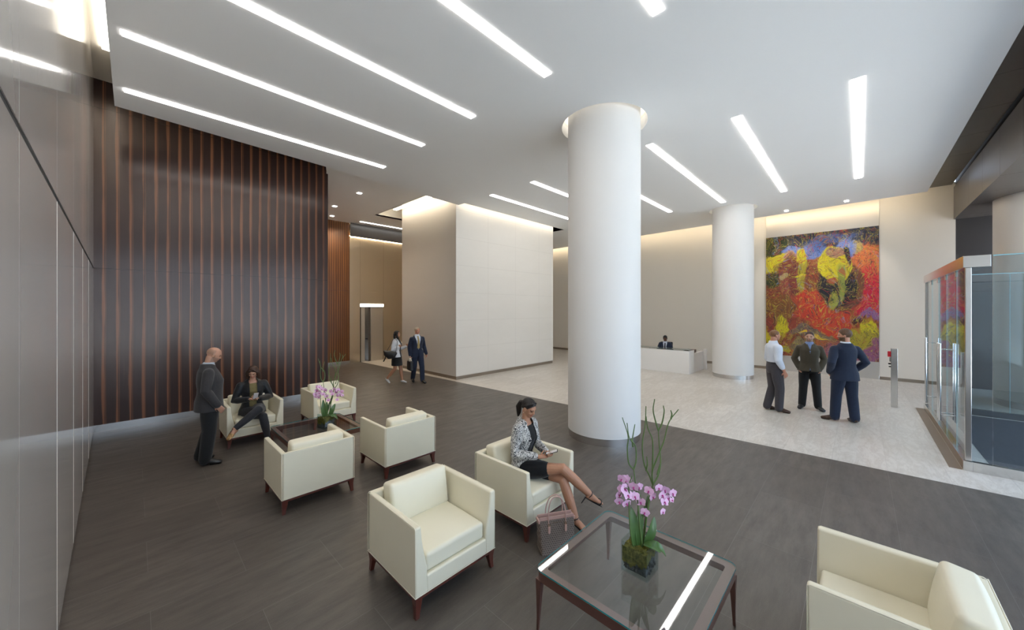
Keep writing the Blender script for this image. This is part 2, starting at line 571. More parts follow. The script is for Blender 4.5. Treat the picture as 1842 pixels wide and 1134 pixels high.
    cloth('navy_suit', (0.014, 0.021, 0.044)); cloth('charcoal_jacket', (0.036, 0.034, 0.036)); cloth('black_cloth', (0.0075, 0.008, 0.009))
    cloth('black_trousers', (0.010, 0.011, 0.012)); cloth('grey_trousers', (0.052, 0.047, 0.052)); cloth('jeans_dark', (0.027, 0.028, 0.033))
    cloth('white_shirt', (0.62, 0.66, 0.74), vary=0.05); cloth('blue_shirt', (0.20, 0.27, 0.47), vary=0.1); cloth('pale_shirt', (0.42, 0.46, 0.52), vary=0.05)
    cloth('olive_jacket', (0.058, 0.047, 0.030)); cloth('olive_top', (0.17, 0.135, 0.055)); cloth('white_jacket', (0.62, 0.62, 0.64), vary=0.06)
    cloth('black_leather', (0.009, 0.010, 0.012), rough=0.42); cloth('gold_tie', (0.38, 0.28, 0.12), vary=0.15); cloth('dark_tie', (0.02, 0.025, 0.04))
    m = mat('zebra_blazer', (0.5, 0.5, 0.5), rough=0.8)
    t = NT(m); co = t.obj_co()
    nn = t.noise(t.mapping(co, scale=(1.6, 1.6, 0.9)), 22, 2.5, 0.5, 1.6).outputs[0]
    rp = t.ramp(nn, [(0.40, (0.66, 0.64, 0.60)), (0.455, (0.025, 0.025, 0.028)), (0.50, (0.025, 0.025, 0.028)), (0.53, (0.66, 0.64, 0.60)), (0.58, (0.64, 0.62, 0.58)), (0.62, (0.03, 0.03, 0.033))])
    t.base(rp)
    m = mat('leopard', (0.4, 0.25, 0.1), rough=0.6)
    t = NT(m); co = t.obj_co()
    vo = t.n('ShaderNodeTexVoronoi', Vector=co, Scale=70.0)
    t.base(t.ramp(vo.outputs['Distance'], [(0.28, (0.012, 0.008, 0.006)), (0.36, (0.48, 0.28, 0.11))]))
    def skin(nm, c, v=0.12):
        m = mat(nm, c, rough=0.5, spec=0.4)
        m.node_tree.nodes['Principled BSDF'].inputs['Subsurface Weight'].default_value = 0.05
        t = NT(m); co = t.obj_co()
        t.base(t.mix(t.noise(co, 14, 3).outputs[0], tuple(x * (1 - v) for x in c), tuple(min(1, x * (1 + v)) for x in c)))
    skin('skin_fair', (0.50, 0.27, 0.18)); skin('skin_tan', (0.42, 0.21, 0.125)); skin('skin_ruddy', (0.50, 0.235, 0.15)); skin('skin_dark', (0.13, 0.055, 0.03))
    skin('skin_stubble', (0.30, 0.17, 0.12)); skin('scalp_stubble', (0.36, 0.21, 0.14))
    mat('lips', (0.38, 0.10, 0.08), rough=0.4); mat('lips_red', (0.48, 0.05, 0.05), rough=0.4); mat('lips_dark', (0.13, 0.035, 0.03), rough=0.4)
    mat('eye_dark', (0.012, 0.008, 0.006), rough=0.2); mat('eye_white', (0.6, 0.56, 0.52), rough=0.3)
    def hair(nm, c):
        m = mat(nm, c, rough=0.5, spec=0.4)
        t = NT(m); co = t.obj_co()
        n = t.noise(t.mapping(co, scale=(90, 60, 18)), 1.0, 3).outputs[0]
        t.base(t.mix(n, tuple(x * 0.45 for x in c), tuple(x * 1.8 for x in c)))
        t.bump(n, 0.6, 0.01)
    hair('hair_brown', (0.045, 0.020, 0.012)); hair('hair_dark', (0.010, 0.007, 0.006)); hair('hair_black', (0.006, 0.005, 0.005))
    hair('hair_ginger', (0.17, 0.08, 0.035)); hair('hair_lightbrown', (0.10, 0.052, 0.026)); hair('hair_grey', (0.36, 0.30, 0.22))
    mat('shoe_black', (0.010, 0.010, 0.011), rough=0.3); mat('shoe_brown', (0.06, 0.028, 0.016), rough=0.35); mat('shoe_white', (0.5, 0.5, 0.5), rough=0.4)
    mat('sandal_black', (0.008, 0.008, 0.009), rough=0.4)
    mat('phone_dark', (0.02, 0.02, 0.022), rough=0.25); mat('phone_white', (0.7, 0.66, 0.66), rough=0.25)
    mat('gold', (0.7, 0.5, 0.25), rough=0.25, metal=1.0)
    mat('bag_trim', (0.52, 0.33, 0.28), rough=0.5)
    m = mat('bag_monogram', (0.10, 0.075, 0.06), rough=0.55)
    t = NT(m); co = t.obj_co()
    wv = t.n('ShaderNodeTexBrick', Vector=t.mapping(co, rot=(PI / 2, 0, 0)), Scale=1.0)
    t.set(wv, 'Brick Width', 0.022); t.set(wv, 'Row Height', 0.018); t.set(wv, 'Mortar Size', 0.0028)
    t.set(wv, 'Color1', (0.055, 0.038, 0.03, 1)); t.set(wv, 'Color2', (0.10, 0.074, 0.06, 1)); t.set(wv, 'Mortar', (0.26, 0.21, 0.175, 1))
    nn = t.noise(co, 120, 2).outputs[0]
    t.base(t.mix(t.math('MULTIPLY', nn, 0.6), wv.outputs[0], (0.20, 0.155, 0.13)))
    mat('bag_black', (0.012, 0.012, 0.013), rough=0.45)
    mat('post_red', (0.55, 0.01, 0.02), rough=0.4)
    mat('desk_white', (0.80, 0.77, 0.73), rough=0.3)
    mat('desk_wood', (0.13, 0.06, 0.04), rough=0.4)
    mat('desk_glass', (0.12, 0.15, 0.14), rough=0.1, spec=0.8)
    m = mat('mat_carpet', (0.028, 0.03, 0.035), rough=0.9)
    t = NT(m); co = t.obj_co()
    t.base(t.mix(t.noise(t.mapping(co, scale=(1, 6, 1)), 6, 5, 0.7).outputs[0], (0.022, 0.024, 0.03), (0.05, 0.052, 0.062)))
    mat('street_grey', (0.66, 0.65, 0.63), rough=0.8)
# ------------------------------------------------------------------ painting
def painting_material():
    m = mat('marbled_paint', (0.5, 0.1, 0.1), rough=0.45, spec=0.35)
    t = NT(m)
    g = t.N.new('ShaderNodeTexCoord').outputs['Generated']
    sp = t.n('ShaderNodeSeparateXYZ', Vector=g)
    u = t.math('SUBTRACT', 1.0, sp.outputs[1])
    v = sp.outputs[2]
    cb = t.n('ShaderNodeCombineXYZ', X=u, Y=v, Z=0.0)
    uv = cb.outputs[0]
    def warp(vec, scale, amt, detail, seed, dist=0.0):
        n = t.noise(t.mapping(vec, loc=(seed, seed * 1.7, 0.3)), scale, detail, 0.55, dist)
        a = t.N.new('ShaderNodeVectorMath'); a.operation = 'SUBTRACT'
        t.set(a, 0, n.outputs['Color']); t.set(a, 1, (0.5, 0.5, 0.5))
        b = t.N.new('ShaderNodeVectorMath'); b.operation = 'MULTIPLY_ADD'
        t.set(b, 0, a.outputs[0]); t.set(b, 1, (amt, amt, 0.0)); t.set(b, 2, vec)
        return b.outputs[0]
    w1 = warp(uv, 3.2, 0.24, 2, 3.1)
    w2 = warp(w1, 8.0, 0.15, 3, 8.7)
    w3 = warp(w2, 20.0, 0.07, 3, 5.2)
    col = None
    def blob(col, cx, cy, rx, ry, c, soft=0.16, src=None, k=1.0):
        src = src or w3
        mp = t.N.new('ShaderNodeVectorMath'); mp.operation = 'SUBTRACT'
        t.set(mp, 0, src); t.set(mp, 1, (cx, cy, 0))
        dv = t.N.new('ShaderNodeVectorMath'); dv.operation = 'DIVIDE'
        t.set(dv, 0, mp.outputs[0]); t.set(dv, 1, (rx, ry, 1))
        ln = t.N.new('ShaderNodeVectorMath'); ln.operation = 'LENGTH'
        t.set(ln, 0, dv.outputs[0])
        f = t.math('DIVIDE', t.math('SUBTRACT', 1.0 + soft, ln.outputs['Value']), 2 * soft, clamp=True)
        if k != 1.0:
            f = t.math('MULTIPLY', f, k)
        return t.mix(f, col, c)
    n0 = t.noise(w3, 6.0, 4, 0.6, 1.2).outputs[0]
    col = t.ramp(n0, [(0.30, (0.035, 0.02, 0.015)), (0.45, (0.22, 0.05, 0.02)), (0.6, (0.36, 0.11, 0.03)), (0.75, (0.08, 0.07, 0.02))])
    Y = (0.58, 0.50, 0.012); DY = (0.36, 0.30, 0.02); K = (0.012, 0.014, 0.020); NB = (0.030, 0.038, 0.070); BL = (0.13, 0.21, 0.52)
    RD = (0.62, 0.012, 0.045); OR = (0.66, 0.16, 0.05); BR = (0.24, 0.045, 0.025); DG = (0.03, 0.045, 0.012); VR = (0.52, 0.045, 0.02)
    for a in ((0.55, 0.97, 0.62, 0.13, NB), (0.90, 0.93, 0.22, 0.10, NB), (0.08, 0.93, 0.14, 0.07, DG),
              (0.08, 0.64, 0.14, 0.14, DG), (0.05, 0.52, 0.12, 0.06, BR),
              (0.90, 0.72, 0.17, 0.13, OR), (0.84, 0.83, 0.07, 0.05, (0.42, 0.30, 0.12)),
              (0.97, 0.53, 0.18, 0.15, RD), (0.80, 0.47, 0.12, 0.05, RD), (0.95, 0.40, 0.15, 0.08, RD),
              (0.93, 0.33, 0.08, 0.03, (0.24, 0.12, 0.30)), (0.85, 0.10, 0.26, 0.12, (0.26, 0.09, 0.17)),
              (0.88, 0.20, 0.13, 0.07, DY), (0.93, 0.25, 0.07, 0.04, Y), (0.80, 0.14, 0.12, 0.07, DY),
              (0.45, 0.40, 0.22, 0.10, VR), (0.50, 0.30, 0.28, 0.07, VR), (0.28, 0.25, 0.20, 0.08, BR), (0.70, 0.30, 0.08, 0.10, VR),
              (0.44, 0.20, 0.18, 0.06, (0.17, 0.12, 0.09)), (0.46, 0.175, 0.11, 0.018, (0.70, 0.45, 0.03)),
              (0.14, 0.38, 0.16, 0.10, (0.20, 0.075, 0.02)), (0.40, 0.06, 0.16, 0.06, (0.20, 0.15, 0.08)),
              (0.14, 0.24, 0.10, 0.07, Y), (0.05, 0.17, 0.09, 0.07, Y), (0.17, 0.05, 0.06, 0.05, DY), (0.02, 0.27, 0.06, 0.08, BR),
              (0.07, 0.83, 0.14, 0.055, Y), (0.14, 0.76, 0.05, 0.04, DY)):
        col = blob(col, *a)
    # the large swirled shapes sit on a gentler warp
    s = warp(warp(uv, 3.2, 0.10, 2, 3.1), 9.0, 0.075, 3, 8.7)
    for a in ((0.46, 0.86, 0.13, 0.07, BL, 0.25), (0.60, 0.93, 0.22, 0.035, BL, 0.5, 0.55), (0.74, 0.84, 0.075, 0.075, BL, 0.3),
              (0.26, 0.88, 0.11, 0.03, BL, 0.3), (0.24, 0.83, 0.075, 0.035, (0.40, 0.24, 0.24), 0.3),
              (0.25, 0.66, 0.115, 0.19, (0.19, 0.04, 0.028), 0.18), (0.20, 0.56, 0.05, 0.09, (0.30, 0.07, 0.05), 0.4),
              (0.19, 0.67, 0.045, 0.025, (0.42, 0.32, 0.16), 0.4),
              (0.35, 0.70, 0.045, 0.19, DY, 0.22), (0.34, 0.83, 0.055, 0.07, Y, 0.25), (0.37, 0.66, 0.10, 0.015, Y, 0.4),
              (0.44, 0.60, 0.06, 0.09, (0.20, 0.05, 0.02), 0.3), (0.46, 0.74, 0.05, 0.04, (0.25, 0.06, 0.03), 0.4),
              (0.69, 0.57, 0.185, 0.19, (0.16, 0.055, 0.03), 0.12), (0.66, 0.575, 0.155, 0.165, K, 0.14),
              (0.64, 0.73, 0.135, 0.135, Y, 0.10), (0.66, 0.82, 0.085, 0.035, (0.34, 0.19, 0.12), 0.35), (0.75, 0.80, 0.025, 0.065, K, 0.3),
              (0.62, 0.60, 0.045, 0.025, (0.40, 0.10, 0.04), 0.35), (0.70, 0.60, 0.028, 0.13, (0.22, 0.26, 0.05), 0.4), (0.63, 0.46, 0.04, 0.06, (0.30, 0.32, 0.05), 0.4)):
        kk = a[6] if len(a) > 6 else 1.0
        col = blob(col, *a[:5], soft=a[5] * 0.45, src=s, k=kk)
    # marbling filaments
    def filament(col, src, scale, dist, lo, hi, c, k, seed):
        n = t.noise(t.mapping(src, loc=(seed, 0, 0)), scale, 3, 0.6, dist).outputs[0]
        f = t.ramp(n, [(lo, (0, 0, 0)), ((lo + hi) / 2, (1, 1, 1)), (hi, (0, 0, 0))])
        return t.mix(t.math('MULTIPLY', f, k), col, c)
    col = filament(col, w2, 7, 2.4, 0.47, 0.51, K, 0.7, 1.0)
    col = filament(col, w2, 9, 2.8, 0.55, 0.59, (0.55, 0.48, 0.05), 0.75, 4.0)
    col = filament(col, w3, 8, 3.0, 0.42, 0.45, (0.42, 0.10, 0.05), 0.6, 9.0)
    col = filament(col, w3, 6, 2.0, 0.60, 0.63, (0.20, 0.27, 0.50), 0.6, 14.0)
    col = filament(col, w2, 4.5, 3.2, 0.50, 0.53, (0.03, 0.03, 0.045), 0.85, 21.0)
    col = filament(col, w2, 5.5, 3.4, 0.44, 0.465, (0.50, 0.40, 0.05), 0.7, 27.0)
    col = filament(col, w3, 4.0, 2.6, 0.57, 0.60, (0.45, 0.05, 0.04), 0.7, 33.0)
    fine = t.noise(w3, 40, 4, 0.7, 1.5).outputs[0]
    col = t.mix(t.math('MULTIPLY', t.ramp(fine, [(0.55, (0, 0, 0)), (0.68, (1, 1, 1))]), 0.35), col, (0.30, 0.20, 0.16))
    col = t.mix(t.math('MULTIPLY', t.ramp(fine, [(0.30, (1, 1, 1)), (0.42, (0, 0, 0))]), 0.4), col, (0.03, 0.02, 0.02))
    t.base(col)
    return m

# ------------------------------------------------------------------ room
Z1, Z2, ZL, ZR = 5.78, 5.80, 6.04, 6.74
LX = -0.46           # left wall
WY = 10.5            # ebony wall
COLS = ((6.09, 3.46, 0.657, 0.775, Z1), (14.39, 3.18, 0.62, 0.72, Z2))

def slab_with_hole(name, corners, z0, z1, hole, m):
    """corners (x0y0),(x1y0),(x1y1),(x0y1); hole (cx,cy,r)"""
    cx, cy, r = hole
    h = r * 1.25
    bm = BM()
    (a, b, c, d) = [V((p[0], p[1])) for p in corners]
    def side(p, q, t):
        return p + (q - p) * t
    def fx(x, lo, hi):
        return (x - lo.x) / (hi.x - lo.x)
    def fy(y, lo, hi):
        return (y - lo.y) / (hi.y - lo.y)
    G = [[None] * 4 for _ in range(4)]
    xs = (cx - h, cx + h); ys = (cy - h, cy + h)
    G[0][0], G[3][0], G[3][3], G[0][3] = a, b, c, d
    for i in (1, 2):
        G[i][0] = side(a, b, fx(xs[i - 1], a, b)); G[i][3] = side(d, c, fx(xs[i - 1], d, c))
        G[0][i] = side(a, d, fy(ys[i - 1], a, d)); G[3][i] = side(b, c, fy(ys[i - 1], b, c))
        for j in (1, 2):
            G[i][j] = V((xs[i - 1], ys[j - 1]))
    n = 64
    for z, flip in ((z0, True), (z1, False)):
        vv = [[bm.verts.new((G[i][j].x, G[i][j].y, z)) for j in range(4)] for i in range(4)]
        for i in range(3):
            for j in range(3):
                if i == 1 and j == 1:
                    continue
                f = [vv[i][j], vv[i + 1][j], vv[i + 1][j + 1], vv[i][j + 1]]
                bm.faces.new(f[::-1] if flip else f)
        inn, out = [], []
        for k in range(n):
            an = 2 * PI * k / n
            ca, sa = math.cos(an), math.sin(an)
            inn.append(bm.verts.new((cx + r * ca, cy + r * sa, z)))
            s = h / max(abs(ca), abs(sa))
            out.append(bm.verts.new((cx + s * ca, cy + s * sa, z)))
        for k in range(n):
            k2 = (k + 1) % n
            f = [inn[k], out[k], out[k2], inn[k2]]
            bm.faces.new(f[::-1] if flip else f)
    # rim
    P = [a, b, c, d]
    for i in range(4):
        p, q = P[i], P[(i + 1) % 4]
        bm.faces.new([bm.verts.new(x) for x in ((p.x, p.y, z0), (q.x, q.y, z0), (q.x, q.y, z1), (p.x, p.y, z1))])
    for k in range(n):
        a1, a2 = 2 * PI * k / n, 2 * PI * (k + 1) / n
        bm.faces.new([bm.verts.new(x) for x in ((cx + r * math.cos(a1), cy + r * math.sin(a1), z0), (cx + r * math.cos(a1), cy + r * math.sin(a1), z1),
                                                (cx + r * math.cos(a2), cy + r * math.sin(a2), z1), (cx + r * math.cos(a2), cy + r * math.sin(a2), z0))])
    bmesh.ops.remove_doubles(bm, verts=bm.verts[:], dist=1e-5)
    return struct(name, bm, m)

def edge_x(y):
    return 7.55 - 0.036 * y

def build_room():
    M = MAT
    # floors
    bm = BM()
    prism(bm, [(LX - 0.3, -4.6), (edge_x(-4.6), -4.6), (edge_x(16.1), 16.1), (LX - 0.3, 16.1)], -0.12, 0.0)
    struct('floor', bm, M['slate_floor'])
    bm = BM()
    prism(bm, [(edge_x(-4.6), -4.6), (17.6, -4.6), (17.6, 17.0), (edge_x(17.0), 17.0)], -0.12, 0.0)
    struct('floor', bm, M['marble_floor'])
    bm = BM(); box(bm, -14, 32, -30, -4.6, -0.3, -0.1)
    struct('floor', bm, M['street_grey'])
    # walls
    bm = BM()
    # slightly splayed metal wall with panel joints, lower and upper course
    def xw(y):
        return -0.278 - 0.0234 * max(y, 0.0)
    seams = [-4.6, -1.9, -0.4, 1.1, 2.6, 4.1, 5.6, 7.1, 8.6, 10.62]
    for a, b in zip(seams[:-1], seams[1:]):
        for z0, z1 in ((0.03, 3.112), (3.148, 6.8)):
            ga = 0.0015; 
            prism(bm, [(xw(a) - 0.10, a + ga), (xw(a), a + ga), (xw(b), b - ga), (xw(b) - 0.10, b - ga)], z0, z1)
    w = struct('wall_left', bm, M['satin_metal_panel'])
    bm = BM(); box(bm, -0.95, -0.62, -4.6, 10.9, -0.05, 6.9)
    struct('trim_1', bm, M['black_gap'])
    bm = BM()
    prism(bm, [(xw(-4.6) - 0.12, -4.6), (xw(0) - 0.004, -4.6), (xw(0) - 0.004, 0), (xw(10.5) - 0.004, 10.5), (xw(10.5) - 0.12, 10.5)], 3.111, 3.149)
    prism(bm, [(xw(-4.6) - 0.12, -4.6), (xw(-4.6) - 0.012, -4.6), (xw(10.5) - 0.012, 10.5), (xw(10.5) - 0.12, 10.5)], 0.0, 0.04)
    struct('trim_2', bm, M['black_gap'])
    bm = BM()
    for y in seams[5:-1]:
        prism(bm, [(xw(y) - 0.02, y - 0.002), (xw(y) + 0.001, y - 0.002), (xw(y) + 0.001, y + 0.002), (xw(y) - 0.02, y + 0.002)], 0.04, 3.11)
    struct('trim_3', bm, M['recess_white'])
    # ebony wall, runs away from the corner; its free end returns into the lift lobby
    bm = BM(); box(bm, -0.92, 3.68, WY, WY + 0.3, 0.13, 6.74)
    struct('wall_wood', bm, M['ebony_veneer'])
    bm = BM(); box(bm, -0.92, 3.66, WY - 0.012, WY + 0.1, 0.0, 0.13)
    struct('baseboard_wood', bm, M['base_steel'])
    bm = BM(); box(bm, 3.38, 3.67, WY + 0.3, 15.8, 0.0, 6.2)
    struct('wall_lobby', bm, M['ebony_veneer_far'])
    # lift lobby end
    bm = BM(); box(bm, 3.6, 6.42, 15.8, 16.1, 0.13, 6.04)
    struct('wall_lobby_wood', bm, M['ebony_veneer_far'])
    bm = BM(); box(bm, 3.6, 6.42, 15.78, 16.1, 0.0, 0.13)
    struct('baseboard_lobby', bm, M['base_steel'])
    bm = BM()
    for x0, x1, z0, z1 in ((6.42, 6.915, 0.0, 6.03), (6.92, 8.0, 2.58, 6.03), (8.005, 9.5, 0, 6.03), (9.505, 11.0, 0, 6.03), (11.005, 12.6, 0, 6.03)):
        box(bm, x0, x1, 15.9, 16.0, z0, z1)
    struct('wall_back_steel', bm, M['steel_wall'])
    bm = BM(); box(bm, 6.42, 12.6, 15.72, 15.76, 5.47, 6.04)
    struct('trim_4', bm, M['dark_panel'])
    bm = BM(); box(bm, 6.45, 12.6, 15.765, 15.785, 5.52, 5.54)
    o = obj('cove_light', bm, M['cove_emit']); tag(o, 'warm light line above the brushed steel lift wall', 'light')
    bm = BM(); box(bm, 6.42, 17.6, 16.9, 17.2, 0, 6.2); box(bm, 3.3, 6.42, 16.1, 17.2, 0, 6.2)
    struct('wall_back', bm, M['wall_white'])
    # doorway in the steel wall
    d = bpy.data.objects.new('door_1', None); link(d); d.location = (7.46, 15.9, 0); d['kind'] = 'structure'
    def dpart(nm, x0, x1, y0, y1, z0, z1, m):
        bm = BM(); box(bm, x0 - 7.46, x1 - 7.46, y0 - 15.9, y1 - 15.9, z0, z1); return obj(nm, bm, M[m], d, bevel=0.003)
    dpart('door_frame', 6.922, 6.945, 15.88, 16.1, 0, 2.42, 'black_gap')
    dpart('side_panel', 6.945, 7.14, 15.93, 15.97, 0.0, 2.42, 'elevator_steel')
    dl = dpart('door_leaf', 7.30, 7.40, 15.93, 16.45, 0.0, 2.42, 'dark_panel')
    bm = BM(); box(bm, -0.22, -0.16, 0.10, 0.22, 0.98, 1.02); obj('door_handle', bm, M['black_gap'], d)
    dpart('sliding_panel', 7.42, 7.99, 15.93, 15.97, 0.0, 2.42, 'elevator_steel')
    dpart('door_head', 6.922, 8.0, 15.89, 15.95, 2.42, 2.45, 'black_gap')
    bm = BM(); box(bm, 6.93, 7.99, 15.87, 15.93, 2.45, 2.57)
    o = obj('door_light', bm, M['strip_emit_warm']); tag(o, 'glowing light bar above the open lift lobby doorway', 'light')
    # far wall (right end of the hall)
    bm = BM()
    box(bm, 17.2, 17.45, 2.65, 17.0, 0.1, 6.2)
    box(bm, 17.2, 17.45, -2.10, -0.48, 0.1, 6.2)
    struct('wall_far', bm, M['wall_white'])
    bm = BM(); box(bm, 17.17, 17.45, -0.475, 2.645, 0.0, 6.2)
    struct('trim_5', bm, M['satin_steel'])
    bm = BM(); box(bm, 17.18, 17.45, 2.655, 17.0, 0.0, 0.1); box(bm, 17.18, 17.45, -2.1, -0.485, 0.0, 0.1)
    struct('baseboard_far', bm, M['base_bronze'])
    bm = BM(); box(bm, 17.2, 17.5, -4.6, -2.1, 0.0, 6.2)
    struct('wall_right', bm, M['dark_wall'])
    # painting
    bm = BM(); box(bm, -0.02, 0.02, -1.555, 1.555, -2.27, 2.27)
    p = obj('painting', bm, painting_material(), loc=(17.149, 1.085, 2.85), bevel=0.004)
    tag(p, 'huge marbled abstract painting in yellow, red, blue and black on the far wall', 'painting')
    # white core block
    bm = BM()
    box(bm, 7.37, 12.62, 9.62, 15.0 - 1.9, 0.11, 6.5)
    struct('wall_core', bm, M['stone_panel'])
    bm = BM(); box(bm, 7.39, 12.6, 9.64, 13.08, 0.0, 0.11)
    struct('baseboard_core', bm, M['base_bronze'])
    # ceilings
    c1, c2 = COLS
    slab_with_hole('ceiling', [(-0.22, -1.42), (7.43, -1.42), (7.43, 9.56), (-0.22, 9.08)], Z1, Z1 + 0.24, (c1[0], c1[1], c1[3]), M['ceiling_white'])
    slab_with_hole('ceiling', [(7.43, -1.44), (16.15, -1.44), (16.62, 9.3), (7.43, 9.3)], Z2, Z2 + 0.22, (c2[0], c2[1], c2[3]), M['ceiling_white'])
    bm = BM(); prism(bm, [(12.95, 9.3), (16.62, 9.3), (16.9, 17.0), (12.95, 17.0)], Z2, Z2 + 0.22)
    struct('ceiling', bm, M['ceiling_white'])
    bm = BM(); prism(bm, [(3.42, 9.35), (6.58, 9.35), (6.58, 17.0), (3.64, 17.0), (3.64, 10.48), (3.42, 9.9)], ZL, ZL + 0.05); box(bm, 6.58, 12.95, 13.75, 17.0, ZL, ZL + 0.05)
    struct('ceiling', bm, M['ceiling_white'])
    bm = BM(); box(bm, 6.4, 13.2, 8.6, 14.0, 6.5, 6.56)
    box(bm, 6.54, 6.58, 9.6, 13.75, 6.04, 6.5); box(bm, 6.54, 12.95, 13.75, 13.79, 6.04, 6.5)
    box(bm, 12.95, 12.99, 9.3, 13.79, 5.8, 6.5); box(bm, 7.5, 12.95, 9.0, 9.04, 6.02, 6.5)
    struct('ceiling', bm, M['recess_white'])
    bm = BM(); box(bm, -1.0, 17.9, -4.7, 17.3, ZR, ZR + 0.15)
    struct('ceiling', bm, M['recess_white'])
    # dark metal soffit, beam and entrance soffit
    bm = BM()
    x = -0.5
    for k in range(13):
        box(bm, x + 0.004, min(x + 1.446, 17.4), -2.03, -1.46, 6.13, 6.17)
        x += 1.45
    box(bm, -0.5, 17.4, -2.03, -1.44, 6.175, 6.2)
    struct('trim_6', bm, M['dark_panel'])
    bm = BM()
    box(bm, -0.5, 17.2, -2.5, -2.10, 5.12, 6.7)
    struct('trim_7', bm, M['black_gap'])
    bm = BM()
    xs = [17.19] + [15.08 + 0.0 - 1.45 * (k - 0) for k in range(11)]
    xs = sorted([17.19, 16.53, 15.08, 13.63, 12.18, 10.73, 9.28, 7.83, 6.38, 4.93, 3.48, 2.03, 0.58, -0.5])
    for a, b in zip(xs[:-1], xs[1:]):
        box(bm, a + 0.004, b - 0.004, -2.10, -2.06, 5.10, 6.04)
    struct('trim_8', bm, M['beam_panel'])
    bm = BM()
    for a, b in zip(xs[:-1], xs[1:]):
        box(bm, a + 0.004, b - 0.004, -4.6, -2.06, 5.06, 5.10)
    struct('trim_9', bm, M['beam_panel'])
    # window wall onto the street (behind the camera and along the entrance)
    k = 1
    for a, b in zip(range(0, 13, 3), range(3, 16, 3)):
        w = bpy.data.objects.new('window_%d' % k, None); link(w); w['kind'] = 'structure'; w.location = (a - 0.45, -4.5, 0)
        bm = BM()
        box(bm, 0.0, 0.08, -0.06, 0.06, 0, 5.06); box(bm, 2.92, 3.0, -0.06, 0.06, 0, 5.06)
        box(bm, 0.08, 2.92, -0.05, 0.05, 0.0, 0.12); box(bm, 0.08, 2.92, -0.05, 0.05, 4.96, 5.06)
        obj('window_frame', bm, M['dark_panel'], w)
        bm = BM(); box(bm, 0.08, 2.92, -0.008, 0.008, 0.12, 4.96)
        obj('window_pane', bm, M['clear_glass'], w)
        k += 1

